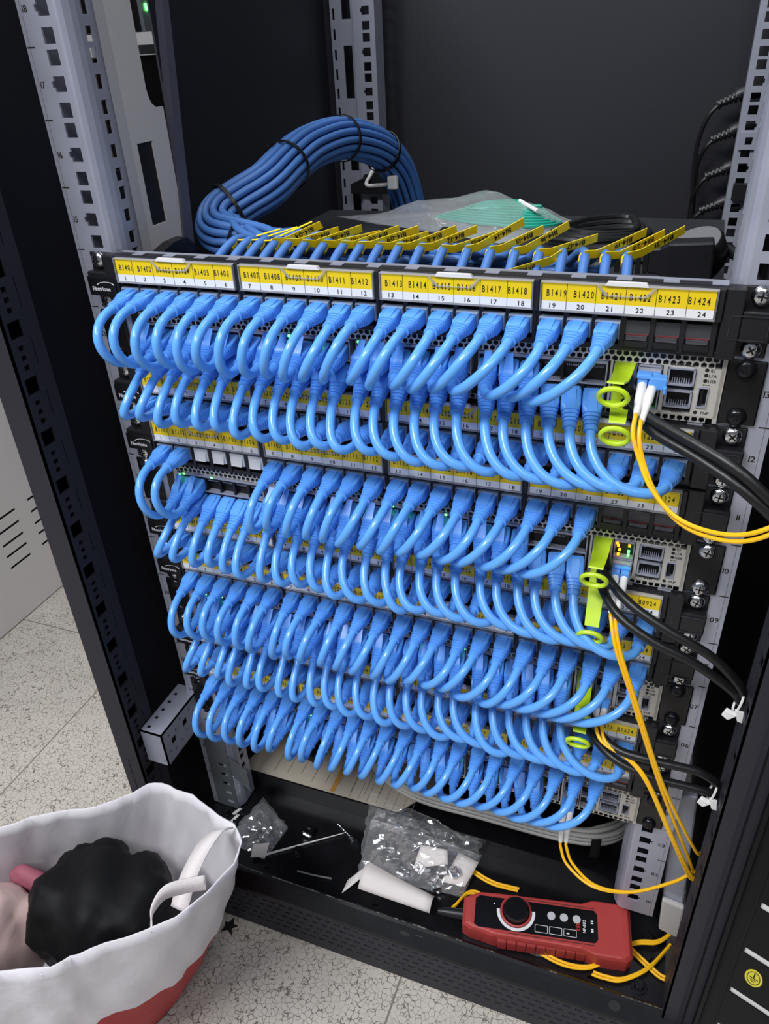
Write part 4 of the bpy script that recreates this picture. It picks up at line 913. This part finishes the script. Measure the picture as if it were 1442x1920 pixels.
for k in range(15):
    t = k/14; r = []
    for j in range(N_):
        a, c = flrS[j], rimS[j]; p = a*(1-t)+c*t
        out = Vector((a.x+280, a.y+225, 0)).normalized()
        bul = 14*math.sin(math.pi*t)*(1-.4*t); wr = 2.6*math.sin(j*.9+t*7)*math.sin(t*5+j*.23)+1.6*math.sin(j*2.1-t*13)+q.uniform(-.8, .8)
        if p.x > -299 and p.y+out.y*(bul) > -92: bul = min(bul, 4)
        p = p+out*(bul+wr*min(1, t*3)*(1 if t < .95 else .5)); p.y = min(p.y, -91) if p.x > -310 else p.y
        r.append(p)
    rings.append(r)
b = MB(); b.loft(rings, True, False); b.add(flrS, [tuple(range(N_))[::-1]])
TOTE = bpy.data.materials.new('tote_fabric'); TOTE.use_nodes = True
def _tote():
    nt = TOTE.node_tree; L = nt.links.new; N = nt.nodes.new; bs = nt.nodes['Principled BSDF']; tc = N('ShaderNodeTexCoord')
    sp = N('ShaderNodeSeparateXYZ'); L(tc.outputs['Object'], sp.inputs[0])
    def math_(op, a, b_):
        m = N('ShaderNodeMath'); m.operation = op
        for k, v in ((0, a), (1, b_)):
            if isinstance(v, (int, float)): m.inputs[k].default_value = v
            else: L(v, m.inputs[k])
        return m.outputs[0]
    # red print: below a wavy edge that climbs towards the right corner, split by one white swoosh
    wave = math_('MULTIPLY', math_('SINE', math_('MULTIPLY', sp.outputs['X'], 26.0), 0), .022)
    edge = math_('ADD', math_('ADD', wave, .108), math_('MULTIPLY', math_('ADD', sp.outputs['X'], -.06), .15))
    red = math_('LESS_THAN', sp.outputs['Z'], edge)
    sw_c = math_('ADD', math_('MULTIPLY', math_('ADD', sp.outputs['X'], -.05), 1.1), .085); d = math_('ABSOLUTE', math_('SUBTRACT', sp.outputs['Z'], sw_c), 0)
    sw = math_('LESS_THAN', d, .014); red = math_('MULTIPLY', red, math_('SUBTRACT', 1.0, sw))
    geo = N('ShaderNodeNewGeometry')
    mx = N('ShaderNodeMixRGB'); mx.inputs[1].default_value = (*lin((226, 222, 228)), 1); mx.inputs[2].default_value = (*lin((170, 30, 38)), 1); L(red, mx.inputs[0]); L(mx.outputs[0], bs.inputs['Base Color']); bs.inputs['Roughness'].default_value = .6
    ns = N('ShaderNodeTexNoise'); ns.inputs['Scale'].default_value = 22; ns.inputs['Detail'].default_value = 5; L(tc.outputs['Object'], ns.inputs['Vector'])
    bp = N('ShaderNodeBump'); bp.inputs['Strength'].default_value = .35; bp.inputs['Distance'].default_value = .008; L(ns.outputs['Fac'], bp.inputs['Height']); L(bp.outputs[0], bs.inputs['Normal'])
_tote()
bb = b.build('bag_body', [mat('tote_lining', (222, 218, 222), .65, bump=.3, bscale=24), TOTE], tote, True, solid=1.2); bb.modifiers['solid'].material_offset = 1; bb.modifiers['solid'].offset = -1
def strap(pts, w, name='handle'):
    sp = spline(pts, 8); b = MB(); rr = []
    for k, p in enumerate(sp):
        t = (sp[min(k+1, len(sp)-1)]-sp[max(k-1, 0)]).normalized(); n = Vector(w).normalized()*Vector(w).length; n = n-t*n.dot(t); rr.append([p-n, p+n])
    b.loft(rr, False, False); b.build(name, mat('white_webbing', (222, 214, 212), .7, bump=.2, bscale=500) if 'white_webbing' not in bpy.data.materials else bpy.data.materials['white_webbing'], tote, True, solid=1.4)
strap([(-136, -124, 126), (-140, -134, 133), (-145, -152, 128), (-150, -172, 112), (-152, -190, 92)], (9, 3, 4))
strap([(-150, -226, 118), (-154, -214, 128), (-150, -200, 134), (-138, -188, 132), (-124, -178, 130)], (1, 2, 8))
b = MB()
for k in range(1, 14):
    t = k/13; c = Vector((-214, -282, 128))*(1-t)+Vector((-262, -298, 10))*t; b.box(c.x-5, c.x+5, c.y-3.2, c.y-1.5, c.z-1.2, c.z+1.2)
b.build('seam_stitching', WHITE, tote)
FOLD = bpy.data.textures.new('folds', 'MUSGRAVE') if False else bpy.data.textures.new('folds', 'CLOUDS'); FOLD.noise_scale = .03; FOLD.noise_depth = 3
def lump(name, m, c, r, seed, label, cat, disp=16, e=2.6):
    q = random.Random(seed); rings = []; n = 64
    for i in range(33):
        a = -math.pi/2+math.pi*i/32; ring = []
        for j in range(n):
            t = 2*math.pi*j/n; sp = lambda v: math.copysign(abs(v)**(2/e), v)
            p = Vector((r[0]*sp(math.cos(a))*sp(math.cos(t)), r[1]*sp(math.sin(a)), r[2]*sp(math.cos(a))*sp(math.sin(t))))
            # soft creases running across the top
            f = 1+.05*math.sin(p.x*.11+p.y*.05+seed)+.04*abs(math.sin(p.x*.06-p.y*.09+seed*2))
            ring.append((c[0]+p.x*f, c[1]+p.y*f, c[2]+p.z*f))
        rings.append(ring)
    o = base_origin(MB().loft(rings).build(name, m, None, True)); d = o.modifiers.new('folds', 'DISPLACE'); d.texture = FOLD; d.strength = disp*S; d.mid_level = .6; d.texture_coords = 'GLOBAL'
    return tag(o, label, cat)
bl = lump('cloth_bundle', FABRIC, (-238, -196, 45), (63, 50, 56), 2, 'black nylon bundle stuffed inside the open tote bag', 'bundle', 20, 2.9)
lump('wrapped_item', PINK, (-322, -250, 34), (32, 42, 52), 8, 'pale wrapped item beside the black bundle in the tote', 'package', 14)
lump('pink_cloth', CRIM, (-322, -198, 34), (36, 10, 40), 9, 'pink cloth tucked at the back of the tote', 'cloth', 10)
# black star of tape on the floor
st = [(math.cos(math.pi/2+k*math.pi/5)*(11 if k % 2 == 0 else 4.6)*(1+.25*math.sin(k*2.3)), math.sin(math.pi/2+k*math.pi/5)*(11 if k % 2 == 0 else 4.6)) for k in range(10)]
tag(base_origin(MB().prism(st, (-189, -97, -110), X, Y, (0, 0, .6)).build('tape_scrap', mat('black_tape', (14, 14, 14), .8), None)), 'black star shaped scrap on the pale floor', 'scrap')
